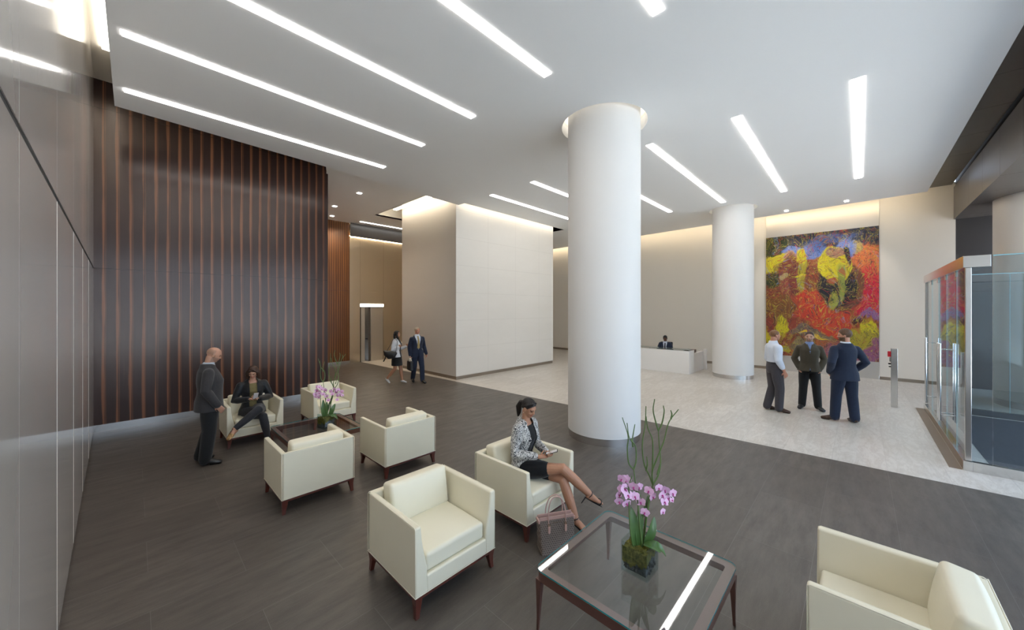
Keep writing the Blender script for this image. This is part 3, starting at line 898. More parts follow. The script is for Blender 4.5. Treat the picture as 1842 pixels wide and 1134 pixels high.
def build_lights():
    M = MAT
    def strip(x0, x1, y, z, label, w=0.13, m='strip_emit', group='recessed linear ceiling lights'):
        bm = BM(); box(bm, -(x1 - x0) / 2, (x1 - x0) / 2, -w / 2, w / 2, -0.012, -0.001)
        o = obj('linear_light', bm, M[m], loc=((x0 + x1) / 2, y, z))
        tag(o, label, 'light', group)
        return o
    A = [(8.30, 'long white ceiling light strip nearest the dark ebony wall'),
         (6.60, 'long white ceiling light strip, second out from the ebony wall'),
         (4.98, 'long white ceiling light strip left of the near column, third from the ebony wall'),
         (3.30, 'white ceiling light strip cut by the top edge, in front of the near column'),
         (1.68, 'white ceiling light strip showing only a short end at the top edge'),
         (0.02, 'white ceiling light strip above the glass coffee table, mirrored in its top')]
    for y, l in A:
        strip(-0.1, 4.2, y, Z1, l)
    B = [(8.03, 'white ceiling light strip running along the white stone block'),
         (6.40, 'white ceiling light strip emerging just left of the near column shaft'),
         (4.85, 'short looking white light strip seen right behind the near column'),
         (3.18, 'white ceiling light strip pointing at the far column head'),
         (1.60, 'white ceiling light strip between far column and the upright looking strip'),
         (0.02, 'upright looking white ceiling light strip nearest the entrance soffit')]
    for y, l in B:
        strip(7.47, 13.2, y, Z2, l, w=0.14)
    strip(6.62, 9.6, 15.2, ZL, 'thin ceiling light strip in front of the steel lift wall', w=0.09, group='lift lobby lights')
    for (x, y, l) in ((4.98, 11.5, 'small square ceiling downlight nearest the main ceiling edge'), (5.0, 13.6, 'small square downlight beside the end of the ebony wall'),
                      (5.45, 15.1, 'small square downlight over the far striped wood panel')):
        bm = BM(); box(bm, -0.06, 0.06, -0.06, 0.06, -0.012, -0.001)
        tag(obj('downlight', bm, M['spot_emit'], loc=(x, y, ZL)), l, 'downlight', 'square downlights in the lift lobby ceiling')
        la = bpy.data.lights.new('spot', 'SPOT'); la.energy = 110; la.spot_size = 2.5; la.spot_blend = 0.8; la.color = (1, 0.86, 0.68); la.shadow_soft_size = 0.06
        lo = bpy.data.objects.new('downlight_lamp', la); link(lo); lo.location = (x, y, ZL - 0.03)
    for (x, y, l) in ((15.75, 0.3, 'small ceiling spotlight above the right side of the painting'), (15.85, 1.85, 'small ceiling spotlight above the left side of the painting')):
        bm = BM(); box(bm, -0.09, 0.09, -0.05, 0.05, -0.012, -0.001)
        tag(obj('downlight', bm, M['spot_emit'], loc=(x, y, Z2)), l, 'downlight', 'spotlights in front of the painting')
        la = bpy.data.lights.new('spot', 'SPOT'); la.energy = 90; la.spot_size = 1.1; la.spot_blend = 0.6; la.color = (1, 0.93, 0.82); la.shadow_soft_size = 0.06
        lo = bpy.data.objects.new('downlight_lamp', la); link(lo); lo.location = (x, y, Z2 - 0.03); lo.rotation_euler = V((1.4, 0, -2.6)).to_track_quat('-Z', 'Y').to_euler()
    # covers of the block recess
    bm = BM(); box(bm, 7.05, 7.2, 9.75, 13.2, 6.24, 6.27)
    tag(obj('linear_light', bm, M['strip_emit_warm']), 'bright light strip in the ceiling recess beside the white stone block', 'light')
    bm = BM(); box(bm, 7.5, 12.9, 9.302, 9.315, 5.86, 6.0)
    tag(obj('cove_light', bm, M['cove_white']), 'hidden cove light washing the front of the white stone block', 'light')
    # cove at the far wall
    bm = BM()
    prism(bm, [(16.18, -1.3), (16.195, -1.3), (16.915, 16.8), (16.90, 16.8)], 5.9, 6.0)
    tag(obj('cove_light', bm, M['cove_far']), 'warm hidden cove light along the top of the far wall', 'light')
    bm = BM(); box(bm, -0.365, -0.265, -1.2, 9.15, ZR - 0.04, ZR - 0.01)
    tag(obj('slot_light', bm, M['slot_emit']), 'bright light panel high in the slot beside the metal wall', 'light')
    for i, (cx, cy, r, r2, z) in enumerate(COLS):
        nm = ('near', 'far')[i]
        t = thing('round_column', ('large white round column standing on the dark floor edge in mid room' if i == 0 else
                                   'white round column on pale marble beside the painting and reception desk'), 'column', (cx, cy, 0))
        bm = BM(); cyl(bm, 0, 0, r, 0.13, ZR - 0.3, 96)
        obj('shaft', bm, M['column_white'], t, smooth=40)
        bm = BM(); cyl(bm, 0, 0, r + 0.008 - 0.02, 0.0, 0.13, 96)
        obj('base_ring', bm, M['base_steel'], t, smooth=40)
        bm = BM(); annulus(bm, cx, cy, r2, r2 + 0.03, z + 0.22, z + 0.5)
        annulus(bm, cx, cy, r + 0.001, r2 + 0.03, z + 0.5, z + 0.53)
        struct('trim_1%d' % i, bm, M['recess_white'], smooth=30)
        bm = BM(); annulus(bm, cx, cy, r + 0.015, r2 - 0.03, z + 0.44, z + 0.46)
        tag(obj('ring_light', bm, M['collar_emit']), 'glowing ring of light where the %s white column meets the ceiling' % nm, 'light')
    # third column in the entrance, clad in satin metal
    t = thing('round_column', 'very large satin metal column behind the glass entrance at the right edge', 'column', (14.9, -3.42, 0))
    bm = BM(); cyl(bm, 0, 0, 1.0, 0.16, 5.06, 96); obj('shaft', bm, M['column_satin'], t, smooth=40)
    bm = BM(); cyl(bm, 0, 0, 0.985, 0.0, 0.16, 96); obj('base_ring', bm, M['base_steel'], t, smooth=40)

def build_world_camera():
    w = bpy.data.worlds.new('sky'); bpy.context.scene.world = w
    w.use_nodes = True
    t = w.node_tree
    bg = t.nodes['Background']
    tc = t.nodes.new('ShaderNodeTexCoord'); sp = t.nodes.new('ShaderNodeSeparateXYZ'); rp = t.nodes.new('ShaderNodeValToRGB')
    t.links.new(tc.outputs['Generated'], sp.inputs[0]); t.links.new(sp.outputs[2], rp.inputs[0])
    e = rp.color_ramp.elements
    e[0].position = 0.0; e[0].color = (0.50, 0.57, 0.67, 1)
    e[1].position = 0.6; e[1].color = (0.56, 0.70, 0.96, 1)
    t.links.new(rp.outputs[0], bg.inputs[0])
    bg.inputs[1].default_value = SKY
    sl = bpy.data.lights.new('sun', 'SUN'); sl.energy = SUN; sl.angle = 0.02; sl.color = (1.0, 0.96, 0.9)
    so = bpy.data.objects.new('sun', sl); link(so); so.location = (6, 0, 20)
    so.rotation_euler = V((0.25, -0.6, -1.2)).to_track_quat('-Z', 'Y').to_euler()
    cam = bpy.data.cameras.new('camera')
    co = bpy.data.objects.new('camera', cam); link(co)
    fpx = 652.4
    cam.sensor_fit = 'HORIZONTAL'
    cam.sensor_width = 36
    cam.lens = 36 * fpx / 1842
    cam.shift_y = -(567 - 556) / 1842 * 1.0
    co.location = (0, 0, 2.35)
    a = math.atan2(0.6918, 0.7221)      # forward direction in the floor plane
    co.rotation_euler = (PI / 2, 0, a - PI / 2)
    cam.clip_start = 0.02
    bpy.context.scene.camera = co
    vs = bpy.context.scene.view_settings
    vs.view_transform = 'Standard'; vs.look = 'None'; vs.gamma = 1; vs.use_curve_mapping = False
    vs.exposure = EXPO
# ------------------------------------------------------------------ furniture
def make_chair(label):
    """club chair, front faces -Y, origin at floor centre. 0.82 wide, 0.80 deep"""
    M = MAT
    t = thing('armchair', label, 'armchair', group='cream leather club chairs')
    W, D, Hh, L = 0.41, 0.40, 0.70, 0.165
    bm = BM()
    # arms: outer face upright, inner face sweeping out toward the seat
    for s in (-1, 1):
        prof = [(s * W, L), (s * W, Hh)]
        inner = [(0.356, Hh), (0.354, 0.66), (0.349, 0.60), (0.340, 0.54), (0.328, 0.48), (0.314, 0.42), (0.301, 0.36), (0.297, L)]
        prof += [(s * a, b) for a, b in inner]
        if s < 0:
            prof = prof[::-1]
        prism(bm, prof, -D, D - 0.02, axis='y')
    # back
    prof = [(D, L), (D, Hh), (D - 0.058, Hh), (D - 0.06, 0.6), (D - 0.09, 0.42), (D - 0.1, L)]
    prism(bm, prof, -W + 0.012, W - 0.012, axis='x')
    # deck and front rail
    box(bm, -0.31, 0.31, -D + 0.002, D - 0.05, L, 0.30)
    o = obj('body', bm, M['cream_leather'], t, bevel=0.017, seg=3)
    o.data.polygons.foreach_set('use_smooth', [False] * len(o.data.polygons))
    wn = o.modifiers.new('wn', 'WEIGHTED_NORMAL'); 
    # piping lines
    bm = BM()
    pr = 0.0035
    for s in (-1, 1):
        pts = [(s * (W - 0.003), -D + 0.003, L + 0.01), (s * (W - 0.003), -D + 0.003, Hh - 0.012), (s * (W - 0.003), -D + 0.02, Hh - 0.003), (s * (W - 0.003), D - 0.02, Hh - 0.003), (s * (W - 0.003), D - 0.003, Hh - 0.012), (s * (W - 0.003), D - 0.003, L + 0.01)]
        tube(bm, pts, [pr] * len(pts), side=(1, 0, 0.01), n=6)
    tube(bm, [(-W + 0.01, D - 0.003, Hh - 0.003), (W - 0.01, D - 0.003, Hh - 0.003)], [pr, pr], side=(0, 1, 0), n=6)
    tube(bm, [(-W, -D, L + 0.008), (W, -D, L + 0.008), (W, D, L + 0.008), (-W, D, L + 0.008), (-W, -D, L + 0.008)], [pr] * 5, side=(0, 0, 1), n=6)
    obj('piping', bm, M['leather_piping'], t, smooth=60)
    # seat cushion
    bm = BM(); cushion(bm, (0, -0.045, 0.371), (0.598, 0.655, 0.142), r=0.026, crown=0.022)
    obj('seat_cushion', bm, M['cream_leather'], t, smooth=180)
    # back cushion, leaning
    bm = BM()
    Mx = Matrix.Translation((0, 0.245, 0.60)) @ Matrix.Rotation(math.radians(-9), 4, 'X')
    cushion(bm, (0, 0, 0), (0.60, 0.155, 0.36), r=0.032, crown=0.03, crown_axis=1, both=True, M=Mx)
    obj('back_cushion', bm, M['cream_leather'], t, smooth=180)
    # mahogany rail
    bm = BM(); box(bm, -W + 0.004, W - 0.004, -D + 0.004, D - 0.004, L - 0.022, L)
    obj('base_rail', bm, M['mahogany'], t, bevel=0.003)
    for sx in (-1, 1):
        for sy in (-1, 1):
            bm = BM()
            # tapered sabre leg
            secs = [(0.0, 0.017, 0.012), (0.05, 0.020, 0.006), (0.10, 0.026, 0.0), (0.145, 0.031, 0.0), (L, 0.033, 0.0)]
            rows = []
            for z, h, off in secs:
                cx, cy = sx * (W - 0.036 + off), sy * (D - 0.036 + off)
                rows.append([bm.verts.new((cx + a * h, cy + b * h, z)) for a, b in ((-1, -1), (1, -1), (1, 1), (-1, 1))])
            for a, b in zip(rows[:-1], rows[1:]):
                for k in range(4):
                    bm.faces.new((a[k], a[(k + 1) % 4], b[(k + 1) % 4], b[k]))
            bm.faces.new(rows[0][::-1]); bm.faces.new(rows[-1])
            obj('leg', bm, M['mahogany'], t, bevel=0.004)
    return t

def dup(root, loc, rotz, label=None):
    r = root.copy(); COL.objects.link(r)
    r.location = loc; r.rotation_euler = (0, 0, rotz)
    if label:
        r['label'] = label
    for ch in list(root.children):
        c = ch.copy(); COL.objects.link(c); c.parent = r
        for g in ch.children:
            d = g.copy(); COL.objects.link(d); d.parent = c
    return r

CH = [((1.87, 2.80), 0, 'empty cream armchair at front centre with its seat in full view'),
      ((3.13, 2.80), 0, 'cream leather armchair in which the woman in the patterned blazer sits'),
      ((3.21, -0.17), PI, 'cream leather armchair cropped by the bottom right corner'),
      ((2.80, 5.10), PI, 'cream armchair seen from behind, the right one of the pair backing toward us'),
      ((1.57, 5.12), PI, 'cream armchair seen from behind, left one of its pair, before the far table'),
      ((2.82, 8.02), 0, 'empty cream leather armchair facing us behind the far orchid arrangement'),
      ((1.49, 8.02), 0, 'cream leather armchair under the woman in the black leather jacket')]

def build_chairs():
    base = make_chair(CH[0][2])
    base.location = (*CH[0][0], 0)
    for (p, r, l) in CH[1:]:
        dup(base, (*p, 0), r, l)

def rounded_rect(hx, hy, r, n=6):
    pts = []
    for cx, cy, a0 in ((hx - r, hy - r, 0), (-hx + r, hy - r, 90), (-hx + r, -hy + r, 180), (hx - r, -hy + r, 270)):
        for k in range(n + 1):
            a = math.radians(a0 + 90 * k / n)
            pts.append((cx + r * math.cos(a), cy + r * math.sin(a)))
    return pts

def ring_prism(bm, outer, inner, z0, z1):
    n = len(outer)
    rows = []
    for poly, z in ((outer, z0), (outer, z1), (inner, z1), (inner, z0)):
        rows.append([bm.verts.new((a, b, z)) for a, b in poly])
    for i in range(4):
        a, b = rows[i], rows[(i + 1) % 4]
        for k in range(n):
            bm.faces.new((a[k], a[(k + 1) % n], b[(k + 1) % n], b[k]))

def make_table(label, loc):
    M = MAT
    t = thing('coffee_table', label, 'coffee table', loc, 0, 'glass topped coffee tables')
    h = 0.535
    bm = BM()
    ring_prism(bm, rounded_rect(h - 0.004, h - 0.004, 0.06), rounded_rect(h - 0.032, h - 0.032, 0.035), 0.375, 0.440)
    obj('frame', bm, M['table_bronze'], t, smooth=35)
    bm = BM()
    ring_prism(bm, rounded_rect(h - 0.006, h - 0.006, 0.06), rounded_rect(h - 0.066, h - 0.066, 0.02), 0.4405, 0.4435)
    obj('top_band', bm, M['table_band'], t, smooth=35)
    bm = BM()
    ol = rounded_rect(h, h, 0.065)
    lo = [bm.verts.new((a, b, 0.4475)) for a, b in ol]; hi = [bm.verts.new((a, b, 0.4565)) for a, b in ol]
    f = bm.faces.new(hi); f.material_index = 0
    n = len(ol)
    for k in range(n):
        bm.faces.new((lo[k], lo[(k + 1) % n], hi[(k + 1) % n], hi[k])).material_index = 1
    obj('glass_top', bm, [M['table_glass'], M['glass_edge']], t)
    for sx in (-1, 1):
        for sy in (-1, 1):
            bm = BM()
            rows = []
            for z, hh, off in ((0.0, 0.009, 0.018), (0.1, 0.011, 0.012), (0.25, 0.017, 0.006), (0.38, 0.024, 0.0)):
                cx, cy = sx * (h - 0.03 + off * 0.6), sy * (h - 0.03 + off * 0.6)
                rows.append([bm.verts.new((cx + a * hh, cy + b * hh, z)) for a, b in ((-1, -1), (1, -1), (1, 1), (-1, 1))])
            for a, b in zip(rows[:-1], rows[1:]):
                for k in range(4):
                    bm.faces.new((a[k], a[(k + 1) % 4], b[(k + 1) % 4], b[k]))
            bm.faces.new(rows[0][::-1]); bm.faces.new(rows[-1])
            obj('leg', bm, M['table_bronze'], t, bevel=0.004)
    return t

VASE_TURN = 44
def leaf_mesh(bm, base, tip, width, up, bend=0.25, fold=0.12, n=14):
    base, tip, up = V(base), V(tip), V(up)
    d = tip - base
    L = d.length
    side = d.cross(up).normalized()
    nrm = side.cross(d).normalized()
    rows = []
    for i in range(n + 1):
        s = i / n
        w = width * (math.sin(PI * min(1, s * 0.93 + 0.05)) ** 0.62) * (1 - 0.25 * s)
        if i == n:
            w = 0.001
        c = base + d * s + nrm * (bend * L * math.sin(PI * s))
        row = []
        for q in (-1, -0.55, 0, 0.55, 1):
            row.append((c + side * (w * q) + nrm * (fold * w * abs(q) * 2)))
        rows.append(row)
    th = nrm * 0.0015
    for sgn in (1, -1):
        g = [[bm.verts.new(p + th * sgn) for p in r] for r in rows]
        for i in range(n):
            for j in range(4):
                f = (g[i][j], g[i + 1][j], g[i + 1][j + 1], g[i][j + 1])
                bm.faces.new(f if sgn > 0 else f[::-1])
        if sgn > 0:
            top = g
        else:
            for i in range(n):
                bm.faces.new((top[i][0], g[i][0], g[i + 1][0], top[i + 1][0]))
                bm.faces.new((top[i][4], top[i + 1][4], g[i + 1][4], g[i][4]))

def petal(bm, M, ang, L, w, cup=0.2, mat=0):
    """petal fan in local XZ plane facing -Y, rotated ang round Y"""
    R = M @ Matrix.Rotation(ang, 4, 'Y')
    rows = []
    n = 6
    for i in range(n + 1):
        s = i / n
        ww = w * math.sin(PI * (0.12 + 0.83 * s)) ** 0.7 if i < n else w * 0.12
        row = []
        for q in (-1, -0.5, 0, 0.5, 1):
            row.append(bm.verts.new(R @ V((ww * q, -cup * L * s * s - 0.05 * ww * (1 - q * q) + 0.002, L * s))))
        rows.append(row)
    for i in range(n):
        for j in range(4):
            bm.faces.new((rows[i][j], rows[i + 1][j], rows[i + 1][j + 1], rows[i][j + 1])).material_index = mat

def blossom(parent, pos, face, size, roll=0.0):
    q = V(face).to_track_quat('-Y', 'Z')
    M = Matrix.Translation(V(pos)) @ q.to_matrix().to_4x4() @ Matrix.Rotation(roll, 4, 'Y')
    bm = BM()
    s = size
    for a in (0.0, math.radians(128), math.radians(-128)):
        petal(bm, M, a, s * 0.95, s * 0.36)
    M2 = M @ Matrix.Translation((0, -0.003, 0))
    for a in (math.radians(72), math.radians(-72)):
        petal(bm, M2, a, s * 1.0, s * 0.55, cup=0.1)
    M3 = M @ Matrix.Translation((0, -0.006, -s * 0.12))
    ellipsoid(bm, (0, 0, 0), (s * 0.16, s * 0.2, s * 0.16), M3, 8, 6, mat=1)
    ellipsoid(bm, (0, -s * 0.12, -s * 0.22), (s * 0.13, s * 0.1, s * 0.2), M3, 8, 6, mat=1)
    return obj('blossom', bm, [MAT['petal_pink'], MAT['petal_heart']], parent, smooth=60)

def make_orchid(label, loc, rotz, variant=0):
    M = MAT
    rnd = random.Random(11 + variant)
    t = thing('potted_orchid', label, 'plant', loc, rotz)
    h = 0.10
    # vase: open glass cube with thick walls and base
    bm = BM()
    ring_prism(bm, rounded_rect(h, h, 0.008, 2), rounded_rect(h - 0.006, h - 0.006, 0.004, 2), 0.0, 0.215)
    box(bm, -h + 0.006, h - 0.006, -h + 0.006, h - 0.006, 0.001, 0.012)
    obj('vase', bm, M['vase_glass'], t)
    # stones in the lower part
    bm = BM()
    for i in range(150):
        z = 0.018 + rnd.random() * 0.115
        x, y = rnd.uniform(-0.080, 0.080), rnd.uniform(-0.080, 0.080)
        if i % 3:
            if rnd.random() < 0.5: x = rnd.choice((-0.08, 0.08))
            else: y = rnd.choice((-0.08, 0.08))
        r = rnd.uniform(0.010, 0.018)
        Mx = Matrix.Translation((x, y, z)) @ Euler((rnd.random() * 3, rnd.random() * 3, rnd.random() * 3)).to_matrix().to_4x4()
        r = min(r, 0.0925 - max(abs(x), abs(y)) + 0.001)
        ellipsoid(bm, (0, 0, 0), (r, r, r * 0.5), Mx, 6, 4)
    box(bm, -0.078, 0.078, -0.078, 0.078, 0.014, 0.13)
    s = obj('slate_stones', bm, M['slate_chips'], t); s['kind'] = 'stuff'
    # moss, thicker towards one side
    bm = BM()
    n = 26
    g = []
    hx = 0.0915
    def mossz(x, y):
        return 0.170 + 0.022 * noise.noise(V((x * 28, y * 28, 3 + variant))) + 0.012 * noise.noise(V((x * 70, y * 70, 9)))
    for i in range(n + 1):
        row = []
        for j in range(n + 1):
            x, y = -hx + 2 * hx * i / n, -hx + 2 * hx * j / n
            row.append(bm.verts.new((x, y, mossz(x, y))))
        g.append(row)
    for i in range(n):
        for j in range(n):
            bm.faces.new((g[i][j], g[i + 1][j], g[i + 1][j + 1], g[i][j + 1]))
    edge = [g[i][0] for i in range(n + 1)] + [g[n][j] for j in range(1, n + 1)] + [g[i][n] for i in range(n - 1, -1, -1)] + [g[0][j] for j in range(n - 1, 0, -1)]
    low = []
    for k, v in enumerate(edge):
        x, y, z = v.co
        a = (x * 0.75 - y * 0.35) / hx
        dz = 0.05 + 0.055 * max(-0.4, min(1, -a + 0.5 * noise.noise(V((x * 30, y * 30, 1))))) + 0.012 * rnd.random()
        low.append(bm.verts.new((x, y, max(0.02, z - dz))))
    m_ = len(edge)
    for k in range(m_):
        bm.faces.new((edge[k], low[k], low[(k + 1) % m_], edge[(k + 1) % m_]))
    s = obj('moss', bm, M['moss'], t, smooth=70); s['kind'] = 'stuff'
    for q in (c for c in t.children if c.name.split('.')[0] in ('vase', 'slate_stones', 'moss')):
        q.rotation_euler = (0, 0, math.radians(VASE_TURN))
    # tall green branches
    def adj(pts):
        return [(x * (1.08 if z > 0.6 else 1.0), y, z if z < 0.6 else 0.6 + (z - 0.6) * 0.86) for x, y, z in pts]
    def branch(pts, r0, r1, jit=0.0):
        bm = BM()
        P = bez([(p[0], p[1], p[2]) for p in pts], 7)
        R = lerp_list([r0, r1], len(P))
        tube(bm, P, R, side=(1, 0.2, 0), n=8)
        return bm
    def stem(specs, r=0.006):
        bm = BM()
        for k, pts in enumerate(specs):
            P = bez(adj(pts), 7)
            ra = r * 1.15 * (1 if k == 0 else 0.78)
            tube(bm, P, lerp_list([ra, ra * 0.75, ra * 0.5], len(P)), side=(1, 0.2, 0), n=8)
        obj('stem', bm, M['stem_green'], t, smooth=60)
    # local frame: x = picture right, y = away from the viewer (rotz set by caller)
    stem([[(0.02, 0.0, 0.15), (-0.005, -0.01, 0.32), (-0.02, -0.01, 0.50), (-0.045, -0.01, 0.75)],
          [(-0.045, -0.01, 0.75), (-0.075, 0.0, 0.80), (-0.085, 0.0, 0.92), (-0.08, 0.0, 1.03), (-0.115, 0.01, 1.18)],
          [(-0.045, -0.01, 0.75), (-0.025, 0.0, 0.82), (-0.03, 0.0, 0.94), (-0.075, -0.01, 1.02), (-0.09, -0.01, 1.14)],
          [(-0.048, 0, 0.94), (-0.05, 0.0, 1.0), (-0.03, 0.01, 1.12)]], 0.0068)
    stem([[(0.03, 0.02, 0.15), (0.055, 0.02, 0.34), (0.085, 0.02, 0.52), (0.105, 0.02, 0.60)],
          [(0.105, 0.02, 0.60), (0.075, 0.03, 0.68), (0.04, 0.03, 0.78), (0.025, 0.02, 0.95), (0.045, 0.02, 1.12), (0.05, 0.02, 1.27)],
          [(0.105, 0.02, 0.60), (0.09, 0.01, 0.72), (0.12, 0.0, 0.84), (0.165, 0.0, 0.98), (0.20, 0.0, 1.14), (0.26, -0.01, 1.25)],
          [(0.105, 0.02, 0.60), (0.14, 0.03, 0.68), (0.155, 0.03, 0.80), (0.145, 0.03, 0.95), (0.14, 0.03, 1.06)],
          [(0.14, 0.03, 1.06), (0.12, 0.03, 1.14), (0.10, 0.02, 1.24), (0.11, 0.02, 1.33)],
          [(0.14, 0.03, 1.06), (0.165, 0.03, 1.12), (0.18, 0.03, 1.22), (0.175, 0.03, 1.27)],
          [(0.09, 0.01, 0.72), (0.11, 0.05, 0.86), (0.105, 0.05, 0.98), (0.07, 0.04, 1.08), (0.055, 0.03, 1.18)],
          [(0.055, 0.03, 0.72), (0.06, 0.02, 0.78), (0.055, 0.02, 0.84)],
          [(0.12, 0, 0.70), (0.13, 0, 0.75), (0.14, 0, 0.79)],
          [(0.215, 0, 1.17), (0.22, 0, 1.21), (0.213, 0, 1.24)]], 0.0072)
    stem([[(-0.05, -0.01, 0.15), (-0.075, -0.02, 0.28), (-0.085, -0.02, 0.42), (-0.085, -0.02, 0.56)],
          [(-0.085, -0.02, 0.56), (-0.08, -0.02, 0.62), (-0.06, -0.02, 0.70)]], 0.0062)
    stem([[(0.0, 0.03, 0.15), (0.02, 0.03, 0.3), (0.06, 0.04, 0.42), (0.085, 0.04, 0.50)]], 0.0045)
    for pts in ([(-0.02, 0.02, 0.16), (-0.02, 0.01, 0.34), (-0.01, 0.0, 0.50), (-0.045, 0.0, 0.58)], [(0.03, 0.03, 0.16), (0.05, 0.03, 0.35), (0.07, 0.02, 0.5)]):
        bm = BM(); P = bez(pts, 6); tube(bm, P, [0.0022] * len(P), n=6); obj('support_wire', bm, M['twig_brown'], t)
    # leaves
    for b, tp, w, bend in (((-0.03, 0, 0.17), (-0.055, 0.02, 0.44), 0.038, 0.05), ((-0.01, 0.0, 0.17), (0.0, 0.03, 0.40), 0.032, 0.05),
                           ((0.04, 0.01, 0.17), (0.12, 0.03, 0.36), 0.038, 0.12), ((0.02, -0.02, 0.19), (0.115, -0.09, 0.175), 0.034, 0.15),
                           ((0.03, -0.01, 0.19), (0.17, -0.05, 0.12), 0.036, 0.25), ((0.0, 0.02, 0.22), (0.04, 0.05, 0.40), 0.018, 0.05), ((0.03, 0.04, 0.34), (0.085, 0.06, 0.50), 0.017, 0.06)):
        bm = BM(); up = (0.1, -1, 0.15) if tp[2] > b[2] + 0.05 else (0.1, -0.3, 1)
        leaf_mesh(bm, b, tp, w, up, bend)
        obj('leaf', bm, M['leaf_green'], t, smooth=60)
    # blossoms
    sp = [(-0.125, 0.60, 0.040), (-0.155, 0.545, 0.038), (-0.10, 0.655, 0.036), (-0.06, 0.62, 0.038), (-0.10, 0.555, 0.040), (-0.145, 0.60, 0.03), (-0.155, 0.50, 0.034),
          (-0.105, 0.49, 0.036), (-0.045, 0.54, 0.036), (-0.01, 0.60, 0.036), (0.0, 0.50, 0.036), (0.025, 0.43, 0.034), (-0.13, 0.655, 0.034),
          (0.065, 0.57, 0.036), (0.09, 0.53, 0.034), (0.145, 0.56, 0.040), (0.17, 0.59, 0.036), (0.20, 0.52, 0.036), (0.23, 0.56, 0.034), (0.17, 0.50, 0.036), (0.235, 0.50, 0.028), (0.155, 0.43, 0.028), (0.12, 0.61, 0.032)]
    for i, (x, z, s) in enumerate(sp):
        y = -0.045 + 0.05 * rnd.random()
        blossom(t, (x, y, z), (rnd.uniform(-0.7, 0.7), -1, rnd.uniform(-0.35, 0.45)), s * 1.02, rnd.uniform(-0.4, 0.4))
    bm = BM()
    P = bez([(-0.085, -0.02, 0.56), (-0.10, -0.03, 0.60), (-0.13, -0.03, 0.60), (-0.155, -0.03, 0.55)], 6); tube(bm, P, [0.003] * len(P), n=6)
    obj('flower_spray', bm, M['stem_green'], t, smooth=60); bm = BM()
    P = bez([(0.10, 0.02, 0.57), (0.13, -0.01, 0.60), (0.18, -0.02, 0.58), (0.23, -0.02, 0.52)], 6); tube(bm, P, [0.003] * len(P), n=6)
    obj('flower_spray', bm, M['stem_green'], t, smooth=60); bm = BM()
    P = bez([(-0.03, 0.0, 0.56), (-0.01, -0.02, 0.56), (0.02, -0.02, 0.47)], 6); tube(bm, P, [0.003] * len(P), n=6)
    obj('flower_spray', bm, M['stem_green'], t, smooth=60)
    return t

